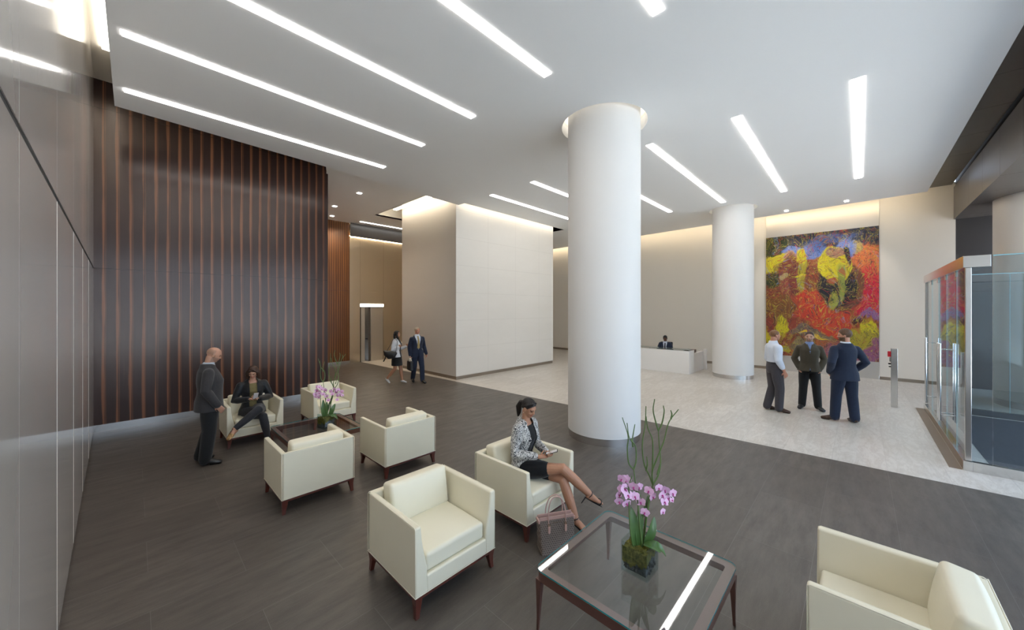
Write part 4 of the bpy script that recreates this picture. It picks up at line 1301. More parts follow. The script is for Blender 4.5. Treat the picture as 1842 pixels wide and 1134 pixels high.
def build_entrance():
    M = MAT
    X0, X1, Y0, Y1, Ht = 8.38, 12.85, -1.12, -4.45, 3.12
    t = thing('glass_vestibule', 'glass entrance vestibule with steel header, base rail and pull handles at the right edge', 'entrance', (X0, Y0, 0))
    def part(nm, x0, x1, y0, y1, z0, z1, m, bevel=0.003, par=None):
        bm = BM(); box(bm, x0 - X0, x1 - X0, y0 - Y0, y1 - Y0, z0, z1)
        return obj(nm, bm, M[m], par or t, bevel=bevel)
    part('header', X0 - 0.02, X1, Y0 - 0.22, Y0 + 0.03, Ht - 0.17, Ht, 'brushed_steel')
    part('corner_post', X0 - 0.015, X0 + 0.045, Y0 - 0.05, Y0 + 0.01, 0.15, Ht - 0.17, 'brushed_steel', 0.006)
    part('end_post', X1 - 0.04, X1, Y0 - 0.05, Y0 + 0.01, 0.15, Ht - 0.17, 'brushed_steel', 0.006)
    part('base_rail', X0 - 0.02, X1, Y0 - 0.06, Y0 + 0.03, 0.0, 0.14, 'brushed_steel')
    part('base_rail', X0 - 0.02, X0 + 0.06, Y1, Y0 - 0.06, 0.0, 0.14, 'brushed_steel')
    part('base_rail', X1 - 0.04, X1 + 0.04, Y1, Y0 - 0.06, 0.0, 0.14, 'brushed_steel')
    gl = 'clear_glass'
    edges = [X0 + 0.05, 9.2, 10.13, 11.03, 11.96, X1 - 0.05]
    hx = {1: 10.0, 3: 11.9, 2: 10.2}
    for i in range(5):
        leaf = part('glass_panel' if i == 0 else 'door_leaf', edges[i] + 0.004, edges[i + 1] - 0.004, Y0 - 0.026, Y0 - 0.014, 0.142, Ht - 0.17, gl, 0)
        if i > 0:
            bm = BM(); box(bm, edges[i] + 0.002 - X0, edges[i] + 0.010 - X0, -0.027, -0.013, 0.142, Ht - 0.17)
            obj('glass_edge', bm, M['glass_rim'], leaf)
            bm = BM(); box(bm, edges[i] + 0.01 - X0, edges[i] + 0.12 - X0, -0.04, 0.0, Ht - 0.25, Ht - 0.172)
            obj('top_hinge', bm, M['brushed_steel'], leaf, bevel=0.003)
        if i in (1, 3, 2):
            hh = hx[i] - X0
            for s in (-1, 1):
                bm = BM()
                y = -0.02 + s * 0.10
                tube(bm, [(hh, y, 0.36), (hh, y, 1.72)], [0.017, 0.017], n=16)
                for z in (0.46, 1.62):
                    tube(bm, [(hh, y, z), (hh, -0.02 + s * 0.008, z)], [0.008, 0.008], side=(1, 0, 0), n=10)
                obj('pull_handle', bm, M['chrome'], leaf, smooth=40)
    ys = [Y0 - 0.24, -2.3, -3.4, Y1]
    for xx, g in ((X0 + 0.01, 'blue_glass'), (X1 - 0.02, 'blue_glass')):
        for a, b in zip(ys[:-1], ys[1:]):
            pn = part('glass_panel', xx, xx + 0.012, b + 0.003, a - 0.003, 0.14, Ht - 0.02, g, 0)
            bm = BM(); box(bm, xx - X0 - 0.001, xx - X0 + 0.013, b + 0.003 - Y0, a - 0.003 - Y0, Ht - 0.02, Ht - 0.005)
            box(bm, xx - X0 - 0.001, xx - X0 + 0.013, b - 0.003 - Y0, b + 0.003 - Y0, 0.14, Ht - 0.02)
            obj('glass_edge', bm, M['glass_rim'], pn)
    pn = part('glass_panel', X0 + 0.01, X0 + 0.022, Y0 - 0.235, Y0 - 0.055, 0.14, Ht - 0.17, 'blue_glass', 0)
    bm = BM(); box(bm, X0 + 0.12, X1 - 0.1, -4.4, -1.42, 0.0, 0.006)
    tag(obj('entrance_mat', bm, M['mat_carpet']), 'dark carpet mat on the floor inside the glass entrance', 'mat')
    # dark strip in the marble along the doors
    bm = BM(); box(bm, X0 + 0.0, X1, Y0 + 0.035, Y0 + 0.16, 0.0, 0.004)
    struct('trim_20', bm, M['base_bronze'])
    # push plate post
    t = thing('access_post', 'slim brushed steel post with a red box, standing on the marble by the doors', 'post', (12.6, -0.60, 0))
    bm = BM(); box(bm, -0.07, 0.07, -0.055, 0.055, 0, 1.40); obj('post_body', bm, M['brushed_steel'], t, bevel=0.004)
    bm = BM(); box(bm, -0.05, 0.03, 0.056, 0.11, 1.20, 1.33); obj('red_box', bm, M['post_red'], t, bevel=0.006)
    bm = BM(); box(bm, -0.03, 0.02, 0.056, 0.08, 1.08, 1.19); obj('key_switch', bm, M['brushed_steel'], t, bevel=0.004)
    bm = BM(); tube(bm, [(0, 0.056, 1.03), (0, 0.085, 1.03)], [0.018, 0.018]); tube(bm, [(0, 0.056, 0.96), (0, 0.08, 0.96)], [0.014, 0.014]); obj('push_button', bm, M['black_gap'], t, smooth=40)

def build_desk():
    M = MAT
    t = thing('reception_desk', 'long white stone reception desk with dark glass top between the two columns', 'reception desk', (13.75, 4.40, 0))
    bm = BM(); box(bm, 0.0, 0.12, 0.0, 4.6, 0.0, 0.83); box(bm, 0.12, 0.55, 0.0, 0.10, 0.0, 0.83)
    obj('front_panel', bm, M['desk_white'], t, bevel=0.004)
    bm = BM(); box(bm, 0.55, 1.75, 0.0, 0.12, 0.0, 0.70); box(bm, 1.63, 1.75, -0.10, 0.0, 0.0, 0.78)
    obj('side_panel', bm, M['desk_white'], t, bevel=0.004)
    bm = BM(); box(bm, 0.0, 0.42, 0.02, 4.6, 0.862, 0.874)
    obj('glass_shelf', bm, M['desk_glass'], t, bevel=0.002)
    for y in (0.2, 1.45, 2.7, 3.95):
        bm = BM(); tube(bm, [(0.06, y, 0.83), (0.06, y, 0.866)], [0.012, 0.012], n=10); obj('standoff', bm, M['chrome'], t, smooth=40)
    bm = BM(); box(bm, 0.13, 0.75, 0.1, 4.6, 0.66, 0.70)
    obj('worktop', bm, M['desk_wood'], t, bevel=0.003)
    bm = BM(); box(bm, 0.40, 0.85, 0.02, 0.32, 0.72, 0.835)
    obj('document_tray', bm, M['desk_wood'], t, bevel=0.003)

def build_smalls():
    M = MAT
    # handbag
    t = thing('handbag', 'brown monogrammed tote bag with pink leather straps standing beside the armchair', 'handbag', (2.86, 2.15, 0.0), math.radians(-32))
    W, Dp, Hh = 0.185, 0.068, 0.31
    def sec(z, k):
        w = W * (1.0 - 0.10 * (1 - z / Hh)) * k; d = Dp * (1.18 - 0.55 * (z / Hh)) * k
        return w, d
    bm = BM()
    rows = []
    for i in range(9):
        z = 0.004 + (Hh - 0.004) * i / 8
        w, d = sec(z, 1.0)
        pts = rounded_rect(w, d, min(0.02, d * 0.5), 3)
        sag = 0.006 * math.sin(PI * i / 8)
        rows.append([bm.verts.new((a + (0.004 * math.sin(7 * z * 9 + b * 30)), b + (sag if b < 0 else -sag) * (1 - (a / w) ** 2), z)) for a, b in pts])
    n = len(rows[0])
    for a, b in zip(rows[:-1], rows[1:]):
        for k in range(n):
            bm.faces.new((a[k], a[(k + 1) % n], b[(k + 1) % n], b[k]))
    bm.faces.new(rows[0][::-1])
    bm.faces.new(rows[-1])
    obj('bag_body', bm, M['bag_monogram'], t, smooth=50)
    bm = BM()
    w, d = sec(Hh, 1.0)
    box(bm, -w * 0.96, w * 0.96, -d * 0.8, -d * 0.62, Hh - 0.01, Hh + 0.032)
    box(bm, -w * 0.96, w * 0.96, d * 0.62, d * 0.8, Hh - 0.01, Hh + 0.032)
    box(bm, -w * 1.02, -w * 0.93, -d, d, Hh - 0.02, Hh + 0.008); box(bm, w * 0.93, w * 1.02, -d, d, Hh - 0.02, Hh + 0.008)
    obj('rim', bm, M['bag_trim'], t, bevel=0.003)
    for s in (-1, 1):
        bm = BM()
        y = s * 0.045
        P = bez([(-0.085, y, 0.235), (-0.088, y, 0.30), (-0.085, y * 0.8, 0.40), (-0.055, y * 0.5, 0.49), (0.0, y * 0.4, 0.52), (0.055, y * 0.5, 0.49), (0.085, y * 0.8, 0.40), (0.088, y, 0.30), (0.085, y, 0.235)], 6)
        tube(bm, P, [0.0058] * len(P), side=(0, 1, 0), n=8)
        obj('handle', bm, M['bag_trim'], t, smooth=60)
        for x in (-0.085, 0.085):
            bm = BM()
            prism(bm, [(x - 0.012, 0.20), (x, 0.188), (x + 0.012, 0.20), (x + 0.012, 0.262), (x - 0.012, 0.262)], s * 0.048, s * 0.061, axis='y')
            obj('strap_tab', bm, M['bag_trim'], t, bevel=0.003)
            bm = BM(); annulus(bm, 0, 0, 0.009, 0.013, -0.002, 0.002, 16)
            bmesh.ops.transform(bm, matrix=Matrix.Translation((x, s * 0.056, 0.272)) @ Matrix.Rotation(PI / 2, 4, 'X'), verts=bm.verts[:])
            obj('ring', bm, M['gold'], t)
    cu = bpy.data.curves.new('lettering', 'FONT'); cu.body = 'MICHAEL KORS'; cu.size = 0.0125; cu.extrude = 0.0006; cu.align_x = 'CENTER'
    fo = bpy.data.objects.new('lettering_source', cu); COL.objects.link(fo)
    dg = bpy.context.evaluated_depsgraph_get(); dg.update()
    me = bpy.data.meshes.new_from_object(fo.evaluated_get(dg)); bpy.data.objects.remove(fo)
    me.materials.clear(); me.materials.append(M['gold'])
    lo = bpy.data.objects.new('lettering', me); link(lo, t); lo.location = (0.0, -0.0475, 0.283); lo.rotation_euler = (PI / 2, 0, 0)
# ------------------------------------------------------------------ people
def remesh_obj(name, bm, mats, parent, voxel=0.008, smooth=4, cut=None, paint=None, factor=0.5):
    """fuse overlapping closed shapes of bm into one continuous skin"""
    me = bpy.data.meshes.new(name)
    bm.to_mesh(me); bm.free()
    o = bpy.data.objects.new(name, me)
    COL.objects.link(o)
    r = o.modifiers.new('r', 'REMESH'); r.mode = 'VOXEL'; r.voxel_size = voxel; r.adaptivity = 0.0
    if smooth:
        s = o.modifiers.new('s', 'SMOOTH'); s.factor = factor; s.iterations = smooth
    dg = bpy.context.evaluated_depsgraph_get(); dg.update()
    m2 = bpy.data.meshes.new_from_object(o.evaluated_get(dg))
    bpy.data.objects.remove(o); bpy.data.meshes.remove(me)
    m2.name = name
    if cut:
        b = bmesh.new(); b.from_mesh(m2)
        dead = [f for f in b.faces if cut(f.calc_center_median())]
        bmesh.ops.delete(b, geom=dead, context='FACES')
        b.to_mesh(m2); b.free()
    if not isinstance(mats, (list, tuple)):
        mats = [mats]
    m2.materials.clear()
    for m in mats:
        m2.materials.append(m)
    if paint:
        for p in m2.polygons:
            p.material_index = paint(p.center)
    m2.polygons.foreach_set('use_smooth', [True] * len(m2.polygons))
    o = bpy.data.objects.new(name, m2)
    link(o, parent)
    return o

def displace(o, fn):
    for v in o.data.vertices:
        d = fn(v.co)
        if d is not None:
            v.co = v.co + d

def hairline(y, low=-0.055, front=0.078, side=0.0):
    if y < -0.025:
        return low
    if y < 0.03:
        return low + (y + 0.025) / 0.055 * (0.022 - low)
    return 0.022 + (y - 0.03) / 0.05 * (front - 0.022)

class Fig:
    """joints in a local frame: +Y = facing, +X = the figure's right, Z up; metres"""
    def __init__(s, female=False, h=1.75, **J):
        k = h / 1.75
        s.k = k; s.female = female
        w = 0.155 if female else 0.178
        hw = 0.09
        d = dict(P=(0, 0, 0.93), W=(0, 0.0, 1.09), C=(0, 0.0, 1.33), N=(0, -0.015, 1.485), H=(0, 0.02, 1.635),
                 SR=(w, -0.01, 1.38), SL=(-w, -0.01, 1.38), ER=(w + 0.05, -0.03, 1.12), EL=(-w - 0.05, -0.03, 1.12),
                 WR=(w + 0.055, 0.04, 0.875), WL=(-w - 0.055, 0.04, 0.875),
                 HR=(hw, 0, 0.92), HL=(-hw, 0, 0.92), KR=(hw + 0.01, 0.015, 0.50), KL=(-hw - 0.01, 0.015, 0.50),
                 AR=(hw + 0.015, -0.02, 0.085), AL=(-hw - 0.015, -0.02, 0.085),
                 TR=(hw + 0.04, 0.14, 0.03), TL=(-hw - 0.04, 0.14, 0.03),
                 hdR=(0, 0.15, -1), hdL=(0, 0.15, -1), pnR=(-1, 0.1, 0), pnL=(1, 0.1, 0), curlR=0.6, curlL=0.6,
                 hyaw=0.0, hpitch=0.0, hroll=0.0, shy=0.0)
        d.update(J)
        for a, v in d.items():
            if isinstance(v, tuple):
                v = V(v) * (1 if a[:2] in ('hd', 'pn') else k)
            setattr(s, a, v)
        s.side_hip = (s.HR - s.HL).normalized()
        s.side_sh = (s.SR - s.SL).normalized()
        s.headM = Matrix.Translation(s.H) @ Matrix.Rotation(s.hyaw, 4, 'Z') @ Matrix.Rotation(-s.hpitch, 4, 'X') @ Matrix.Rotation(s.hroll, 4, 'Y') @ Matrix.Scale(k * (0.95 if female else 1.0), 4)
        s.headI = s.headM.inverted()

    def spine(s, z):
        k = s.k
        ks = [(0.93, s.P), (1.09, s.W), (1.33, s.C), (1.485, s.N)]
        if z <= 0.93:
            d = (s.P - s.W).normalized()
            return s.P + d * (0.93 - z) * k
        for (a, p), (b, q) in zip(ks[:-1], ks[1:]):
            if z <= b:
                return p.lerp(q, (z - a) / (b - a))
        return s.N + (s.N - s.C).normalized() * (z - 1.485) * k

    def torso(s, bm, prof, n=24, power=2.15, grow=0.0, zlist=None):
        """prof: list of (zstd, rx, ry, yoff)"""
        rings = []
        pts = []
        for (z, rx, ry, yo) in prof:
            pts.append(s.spine(z))
        for i, (z, rx, ry, yo) in enumerate(prof):
            t = ring_frame(pts, i)
            f = max(0, min(1, (z - 0.93) / 0.45))
            sd = s.side_hip.lerp(s.side_sh, f).normalized()
            sd = (sd - t * sd.dot(t)).normalized()
            u = t.cross(sd).normalized()      # forward
            c = pts[i] + u * yo * s.k
            rx2, ry2 = (rx + grow) * s.k, (ry + grow) * s.k
            row = []
            for q in range(n):
                a = 2 * PI * q / n
                ca, sa = math.cos(a), math.sin(a)
                ca = math.copysign(abs(ca) ** (2 / power), ca); sa = math.copysign(abs(sa) ** (2 / power), sa)
                row.append(bm.verts.new(c + sd * rx2 * ca + u * ry2 * sa))
            rings.append(row)
        for a, b in zip(rings[:-1], rings[1:]):
            for q in range(n):
                bm.faces.new((a[q], a[(q + 1) % n], b[(q + 1) % n], b[q]))
        bm.faces.new(rings[0][::-1]); bm.faces.new(rings[-1])

    def limb(s, bm, pts, radii, side=(1, 0, 0), n=14):
        k = s.k
        tube(bm, pts, [(r * k if not isinstance(r, tuple) else (r[0] * k, r[1] * k)) for r in radii], side=side, n=n)

    def prof(s):
        if s.female:
            return [(0.80, 0.09, 0.09, 0.0), (0.86, 0.155, 0.11, -0.005), (0.93, 0.168, 0.115, -0.005), (1.02, 0.14, 0.10, 0.0), (1.10, 0.115, 0.09, 0.0),
                    (1.20, 0.128, 0.10, 0.005), (1.30, 0.145, 0.118, 0.018), (1.38, 0.148, 0.098, 0.0), (1.44, 0.11, 0.07, -0.01), (1.49, 0.055, 0.05, -0.005)]
        return [(0.82, 0.09, 0.09, 0.0), (0.88, 0.145, 0.11, -0.005), (0.94, 0.155, 0.115, -0.003), (1.05, 0.140, 0.105, 0.0), (1.13, 0.138, 0.104, 0.004),
                (1.24, 0.152, 0.114, 0.005), (1.33, 0.162, 0.118, 0.006), (1.39, 0.150, 0.100, -0.004), (1.435, 0.112, 0.076, -0.01), (1.46, 0.08, 0.066, -0.01), (1.50, 0.062, 0.06, -0.005)]

    def arm(s, bm, S, rad=(0.058, 0.050, 0.044, 0.043, 0.036, 0.027), grow=0.0, upto=1.0):
        sh, el, wr = getattr(s, 'S' + S), getattr(s, 'E' + S), getattr(s, 'W' + S)
        if s.female:
            rad = tuple(r * 0.84 for r in rad)
        pts = [sh, sh.lerp(el, 0.5), el, el.lerp(wr, 0.28), el.lerp(wr, 0.65), wr]
        pts[-1] = el.lerp(wr, upto)
        if upto < 1:
            pts[-2] = el.lerp(wr, 0.6 * upto); pts[-3] = el.lerp(wr, 0.25 * upto)
        s.limb(bm, pts, [r + grow for r in rad])
        # deltoid, tying the arm into the shoulder
        s.limb(bm, [s.spine(1.42).lerp(sh, 0.40), sh.lerp(s.spine(1.42), 0.12)], [0.046 + grow * 0.7, (rad[0] + grow) * 0.94])

    def leg(s, bm, S, rad=None, grow=0.0, lo=1.0):
        hp, kn, an = getattr(s, 'H' + S), getattr(s, 'K' + S), getattr(s, 'A' + S)
        rad = rad or (0.088, 0.078, 0.058, 0.056, 0.054, 0.036)
        mid = kn.lerp(an, 0.3)
        back = V((0, -0.012, 0))
        pts = [hp, hp.lerp(kn, 0.45), kn, mid, kn.lerp(an, 0.5), kn.lerp(an, lo)]
        s.limb(bm, pts, [r + grow for r in rad], side=(1, 0, 0))

    def foot(s, bm, S, grow=0.0, shoe=False):
        an, to = getattr(s, 'A' + S), getattr(s, 'T' + S)
        k = s.k
        d = (to - an); dn = d.normalized()
        sd = dn.cross(V((0, 0, 1)))
        if sd.length < 0.1:
            sd = V((1, 0, 0))
        sd.normalize()
        up = sd.cross(dn)
        heel = an - dn * 0.035 * k + V((0, 0, -0.035 * k)) if d.z > -0.12 else an - up * 0.04 * k
        # heel .. ball .. toe
        b = an.lerp(to, 0.62) - up * 0.006 * k
        s.limb(bm, [an, heel.lerp(an, 0.25)], [0.034 + grow, 0.032 + grow])
        s.limb(bm, [heel + dn * 0.0, an.lerp(to, 0.30) - up * 0.008 * k, b, to], [(0.030 + grow, 0.027 + grow), (0.034 + grow, 0.036 + grow), (0.043 + grow, 0.024 + grow), (0.032 + grow, 0.016 + grow * 0.6)], side=tuple(sd))

    def hand(s, bm, S, r=0.0082):
        k = s.k * (0.9 if s.female else 1.0)
        wr = getattr(s, 'W' + S)
        d = getattr(s, 'hd' + S).normalized()
        n = getattr(s, 'pn' + S); n = (n - d * n.dot(d)).normalized()
        curl = getattr(s, 'curl' + S)
        sd = d.cross(n).normalized()           # toward thumb for one hand
        if S == 'L':
            sd = -sd
        sd = -sd
        tube(bm, [wr - d * 0.02 * k, wr + d * 0.02 * k, wr + d * 0.055 * k, wr + d * 0.088 * k], [(0.026 * k, 0.019 * k), (0.032 * k, 0.016 * k), (0.041 * k, 0.0145 * k), (0.040 * k, 0.012 * k)], side=tuple(sd), n=12)
        for i, (o, L) in enumerate(((0.031, 0.072), (0.0105, 0.082), (-0.0105, 0.076), (-0.0315, 0.060))):
            c = curl * (0.85 + 0.12 * i)
            root = wr + d * (0.082 - 0.003 * i) * k + sd * o * k
            spread = sd * o * 1.5
            def rot(a):
                return (d * math.cos(a) + n * math.sin(a) + spread).normalized()
            p1 = root + rot(c * 0.55) * L * 0.48 * k
            p2 = p1 + rot(c * 1.25) * L * 0.32 * k
            p3 = p2 + rot(c * 1.8) * L * 0.24 * k
            tube(bm, [root - d * 0.012 * k, root, p1, p2, p3], [r * k * 1.15, r * k * 1.1, r * k * 1.03, r * k * 0.95, r * k * 0.8], side=tuple(sd), n=8)
        b = wr + d * 0.018 * k + sd * 0.022 * k
        t1 = b + (d * 0.55 + sd * 0.75 + n * 0.35).normalized() * 0.040 * k
        t2 = t1 + (d * 0.85 + sd * 0.25 + n * (0.3 + curl * 0.3)).normalized() * 0.032 * k
        t3 = t2 + (d * 0.95 + n * (0.3 + curl * 0.3)).normalized() * 0.022 * k
        tube(bm, [b, t1, t2, t3], [r * 1.75 * k, r * 1.35 * k, r * 1.15 * k, r * 0.9 * k], n=8)

    def head(s, bm):
        M = s.headM
        f = s.female
        e = lambda c, r, X=None: ellipsoid(bm, c, r, M @ X if X else M, 20, 14)
        e((0, -0.012, 0.030), (0.074, 0.093, 0.082))          # cranium
        e((0, 0.022, 0.012), (0.066, 0.066, 0.070))           # brow / face mass
        e((0, 0.020, -0.032), (0.054 if f else 0.058, 0.062, 0.066))          # cheeks, jaw
        e((0, 0.045, -0.078), (0.030 if f else 0.036, 0.034, 0.026))          # chin
        e((0, 0.0, -0.060), (0.046 if f else 0.053, 0.050, 0.036))
        e((0, 0.083, -0.022), (0.0135, 0.021, 0.013))         # nose tip
        tube(bm, [M @ V(p) for p in ((0, 0.076, 0.016), (0, 0.084, -0.004), (0, 0.094, -0.020))], [0.0085 * s.k, 0.0095 * s.k, 0.011 * s.k], n=10)
        e((0, 0.076, -0.049), (0.022, 0.014, 0.0085))         # lips
        e((0, 0.070, 0.026), (0.052, 0.018, 0.010))           # brow ridge
        for sx in (-1, 1):
            X = Matrix.Translation((sx * 0.075, -0.006, -0.008)) @ Matrix.Rotation(sx * 0.35, 4, 'Z')
            e((0, 0, 0), (0.010, 0.020, 0.031), X)
            e((sx * 0.036, 0.056, -0.026), (0.020, 0.020, 0.018))     # cheekbones
        # neck
        base = s.N - (s.N - s.C).normalized() * 0.03 * s.k
        top = M @ V((0, -0.022, -0.045))
        r = 0.048 if f else 0.060
        tube(bm, [base, s.N.lerp(top, 0.4), top], [(r * 1.2 * s.k, r * 1.1 * s.k), (r * s.k, r * s.k), (r * s.k, r * 0.98 * s.k)], side=tuple(s.side_sh), n=16)

    def body(s, parent, skin, voxel=0.007, beard=None, lips='lips', brow='hair_dark', legs=True, scalp=None):
        bm = BM()
        s.torso(bm, s.prof())
        for S in 'LR':
            s.arm(bm, S); s.leg(bm, S); s.foot(bm, S); s.hand(bm, S)
        s.head(bm)
        I = s.headI
        def paint(c):
            p = I @ c
            if abs(p.x) > 0.09 or abs(p.z) > 0.14 or p.y < -0.12:
                return 0
            if p.y > 0.045:
                ax = abs(p.x)
                if 0.020 < ax < 0.045 and abs(p.z - 0.002) < 0.0048:
                    return 1
                if 0.016 < ax < 0.051 and abs(p.z - 0.0235 + (ax - 0.03) ** 2 * 5) < 0.0038:
                    return 2
                if ax < 0.025 and p.y > 0.066 and abs(p.z + 0.0495 + ax * 0.1) < 0.0072:
                    return 3
            if beard and p.z < -0.028 and p.y > -0.01 and (p.z < -0.055 or abs(p.x) > 0.03 or abs(p.z + 0.036) < 0.006):
                return 4
            if scalp and p.z > 0.0 and (p.y < 0.0) and p.z < 0.075:
                return 5
            return 0
        o = remesh_obj('body', bm, [MAT[skin], MAT['eye_dark'], MAT[brow], MAT[lips], MAT['skin_stubble' if beard is True else (beard or skin)], MAT[scalp or skin]], parent, voxel, 2, paint=None, factor=0.4)
        # eye sockets
        ctr = [s.headM @ V((sx * 0.033, 0.084, 0.004)) for sx in (-1, 1)]
        fw = (s.headM.to_3x3() @ V((0, 1, 0))).normalized()
        rr = 0.022 * s.k
        for v in o.data.vertices:
            for c in ctr:
                d = (v.co - c).length
                if d < rr * 1.6:
                    v.co -= fw * 0.008 * s.k * math.exp(-(d / rr) ** 2 * 2.2)
        for p in o.data.polygons:
            p.material_index = paint(p.center)
        o.data.update()
        return o

    def shirt(s, parent, m, grow=0.012, voxel=0.009, sleeves=None, name='shirt', tuck=0.85, collar=True):
        bm = BM()
        s.torso(bm, [q for q in s.prof() if q[0] > tuck and (collar or q[0] < 1.45)], grow=grow)
        if sleeves:
            for S in 'LR':
                s.arm(bm, S, grow=grow + 0.006, upto=sleeves)
        # collar band
        if collar: s.torso(bm, [(1.44, 0.10, 0.085, -0.005), (1.50, 0.072 if not s.female else 0.06, 0.068, -0.004), (1.525, 0.066 if not s.female else 0.055, 0.064, 0.0)], grow=grow * 0.5)
        return remesh_obj(name, bm, MAT[m], parent, voxel, 4)

    def jacket(s, parent, m, grow=0.024, hem=0.84, voxel=0.010, open_z=1.12, vw=0.075, flare=0.02, name='jacket', sleeve=0.97, full_open=False, belly=0.0, fullw=0.05):
        bm = BM()
        P = [(hem, 0.168 + flare, 0.125 + flare * 0.6 + belly * 0.6, 0.0), (0.94, 0.165 + flare * 0.6, 0.122 + belly * 0.9, 0.0)] + [p for p in s.prof() if 1.0 < p[0] < 1.46]
        P = [(a, b, c + (belly if 0.95 < a < 1.25 else 0), y + (belly * 0.5 if 0.95 < a < 1.25 else 0)) for a, b, c, y in P]
        P.append((1.485, 0.078, 0.066, -0.012))
        s.torso(bm, P, grow=grow, power=2.15)
        for S in 'LR':
            s.arm(bm, S, rad=(0.056, 0.056, 0.051, 0.050, 0.044, 0.038), grow=grow * 0.55, upto=sleeve)
        # collar
        s.torso(bm, [(1.455, 0.098, 0.078, -0.02), (1.505, 0.076, 0.070, -0.018)], grow=grow * 0.45)
        def cut(c):
            # opening at the front
            ax = s.spine(1.2)
            up = (s.N - s.W).normalized()
            z = 1.09 + (c - s.W).dot(up) / s.k
            f = s.side_sh
            fwd = up.cross(f).normalized()
            if (c - s.spine(max(0.9, min(1.48, z)))).dot(fwd) < 0.02 * s.k:
                return False
            x = (c - s.C).dot(f) / s.k
            if full_open:
                return abs(x) < fullw + 0.02 * max(0, (z - 1.1)) and z > 0.7
            if z < open_z:
                return z < 0.95 and abs(x) < (0.95 - z) * 0.22
            return abs(x) < vw * (z - open_z) / (1.47 - open_z) * 0.95
        return remesh_obj(name, bm, MAT[m], parent, voxel, 5, cut=cut)

    def trousers(s, parent, m, grow=0.012, voxel=0.010, lo=1.0, rad=None, name='trousers', top=1.04):
        bm = BM()
        s.torso(bm, [p for p in s.prof() if p[0] < top] + [(top, 0.15 if not s.female else 0.128, 0.108 if not s.female else 0.095, 0.0)], grow=grow + 0.004)
        for S in 'LR':
            s.leg(bm, S, rad=rad or (0.094, 0.088, 0.070, 0.068, 0.066, 0.060), grow=grow, lo=lo)
        return remesh_obj(name, bm, MAT[m], parent, voxel, 5)

    def shoes(s, parent, m, grow=0.010, voxel=0.007):
        for S in 'LR':
            bm = BM(); s.foot(bm, S, grow=grow)
            an, to = getattr(s, 'A' + S), getattr(s, 'T' + S)
            o = remesh_obj('shoe', bm, MAT[m], parent, voxel, 3)
            zmin = min(an.z, to.z) - 0.075 * s.k
            if an.z < 0.16 * s.k:
                for v in o.data.vertices:
                    v.co.z = max(v.co.z, 0.002)
                for v in o.data.vertices:
                    if v.co.z < 0.014: v.co.z = 0.002

    def hair_cap(s, parent, m, top=0.010, back=0.012, low=-0.055, voxel=0.006, fringe=0.0, extra=None, sides=0.003, front=0.075, name='hair'):
        bm = BM()
        M = s.headM
        ellipsoid(bm, (0, -0.016 - back * 0.3, 0.036 + top * 0.4), (0.074 + sides + 0.004, 0.093 + back * 0.7, 0.082 + top), M, 22, 16)
        if fringe:
            ellipsoid(bm, (0.0, 0.045, 0.085), (0.055, 0.035, 0.022 + fringe), M, 14, 10)
        if extra:
            extra(bm, M)
        I = s.headI
        def cut(c):
            p = I @ c
            if abs(p.x) > 0.2:
                return False
            # hairline rising from nape over the ears to the forehead
            if extra is None and p.z < hairline(p.y, low, front):
                return True
            return False
        return remesh_obj(name, bm, MAT[m], parent, voxel, 3, cut=cut)

def person(label, loc, face, **k):
    """face: world direction (x,y) the figure looks toward"""
    a = math.atan2(face[1], face[0]) - PI / 2
    return thing('person', label, 'person', (loc[0], loc[1], k.get('z', 0.0)), a)

def lapels(s, parent, m, open_z=1.12, vw=0.075, z1=1.47, w=0.03, front=0.15):
    for sx in (-1, 1):
        bm = BM()
        rows = []
        for i in range(7):
            f = i / 6
            z = open_z + (z1 - open_z) * f
            pr = [p for p in s.prof()]
            # radius interpolation
            ry = 0.1; rx = 0.17; yo = 0
            for a, b in zip(pr[:-1], pr[1:]):
                if a[0] <= z <= b[0]:
                    q = (z - a[0]) / (b[0] - a[0]); ry = a[2] * (1 - q) + b[2] * q; rx = a[1] * (1 - q) + b[1] * q; yo = a[3] * (1 - q) + b[3] * q
            up = (s.N - s.W).normalized(); fwd = up.cross(s.side_sh).normalized()
            row = []
            ww = w * (0.35 + 0.9 * math.sin(PI * min(1, f * 0.8 + 0.1)))
            for g in (0, 0.5, 1):
                x = vw * f * 0.95 + ww * g - 0.004
                yy = (ry + front - 0.11) * math.sqrt(max(0.05, 1 - (x / (rx + 0.035)) ** 2)) + yo + 0.003
                row.append(bm.verts.new(s.spine(z) + s.side_sh * (sx * x * s.k) + fwd * (yy * s.k)))
            rows.append(row)
        for a, b in zip(rows[:-1], rows[1:]):
            for j in range(2):
                bm.faces.new((a[j], a[j + 1], b[j + 1], b[j]))
        o = obj('lapel', bm, MAT[m], parent, smooth=60)
        so = o.modifiers.new('so', 'SOLIDIFY'); so.thickness = 0.006; so.offset = 0

def tie(s, parent, m, z0=1.08, z1=1.47, off=0.028):
    bm = BM()
    up = (s.N - s.W).normalized(); fwd = up.cross(s.side_sh).normalized()
    pts, rad = [], []
    pr = s.prof()
    for i in range(8):
        z = z1 - (z1 - z0) * i / 7
        for a, b in zip(pr[:-1], pr[1:]):
            if a[0] <= z <= b[0]:
                q = (z - a[0]) / (b[0] - a[0]); ry = a[2] * (1 - q) + b[2] * q; yo = a[3] * (1 - q) + b[3] * q
        pts.append(s.spine(z) + fwd * (ry + yo + off) * s.k)
        rad.append(((0.018 if i == 0 else 0.020 + 0.022 * i / 7), 0.006))
    tube(bm, pts, rad, side=tuple(s.side_sh), n=10)
    return obj('tie', bm, MAT[m], parent, smooth=60)

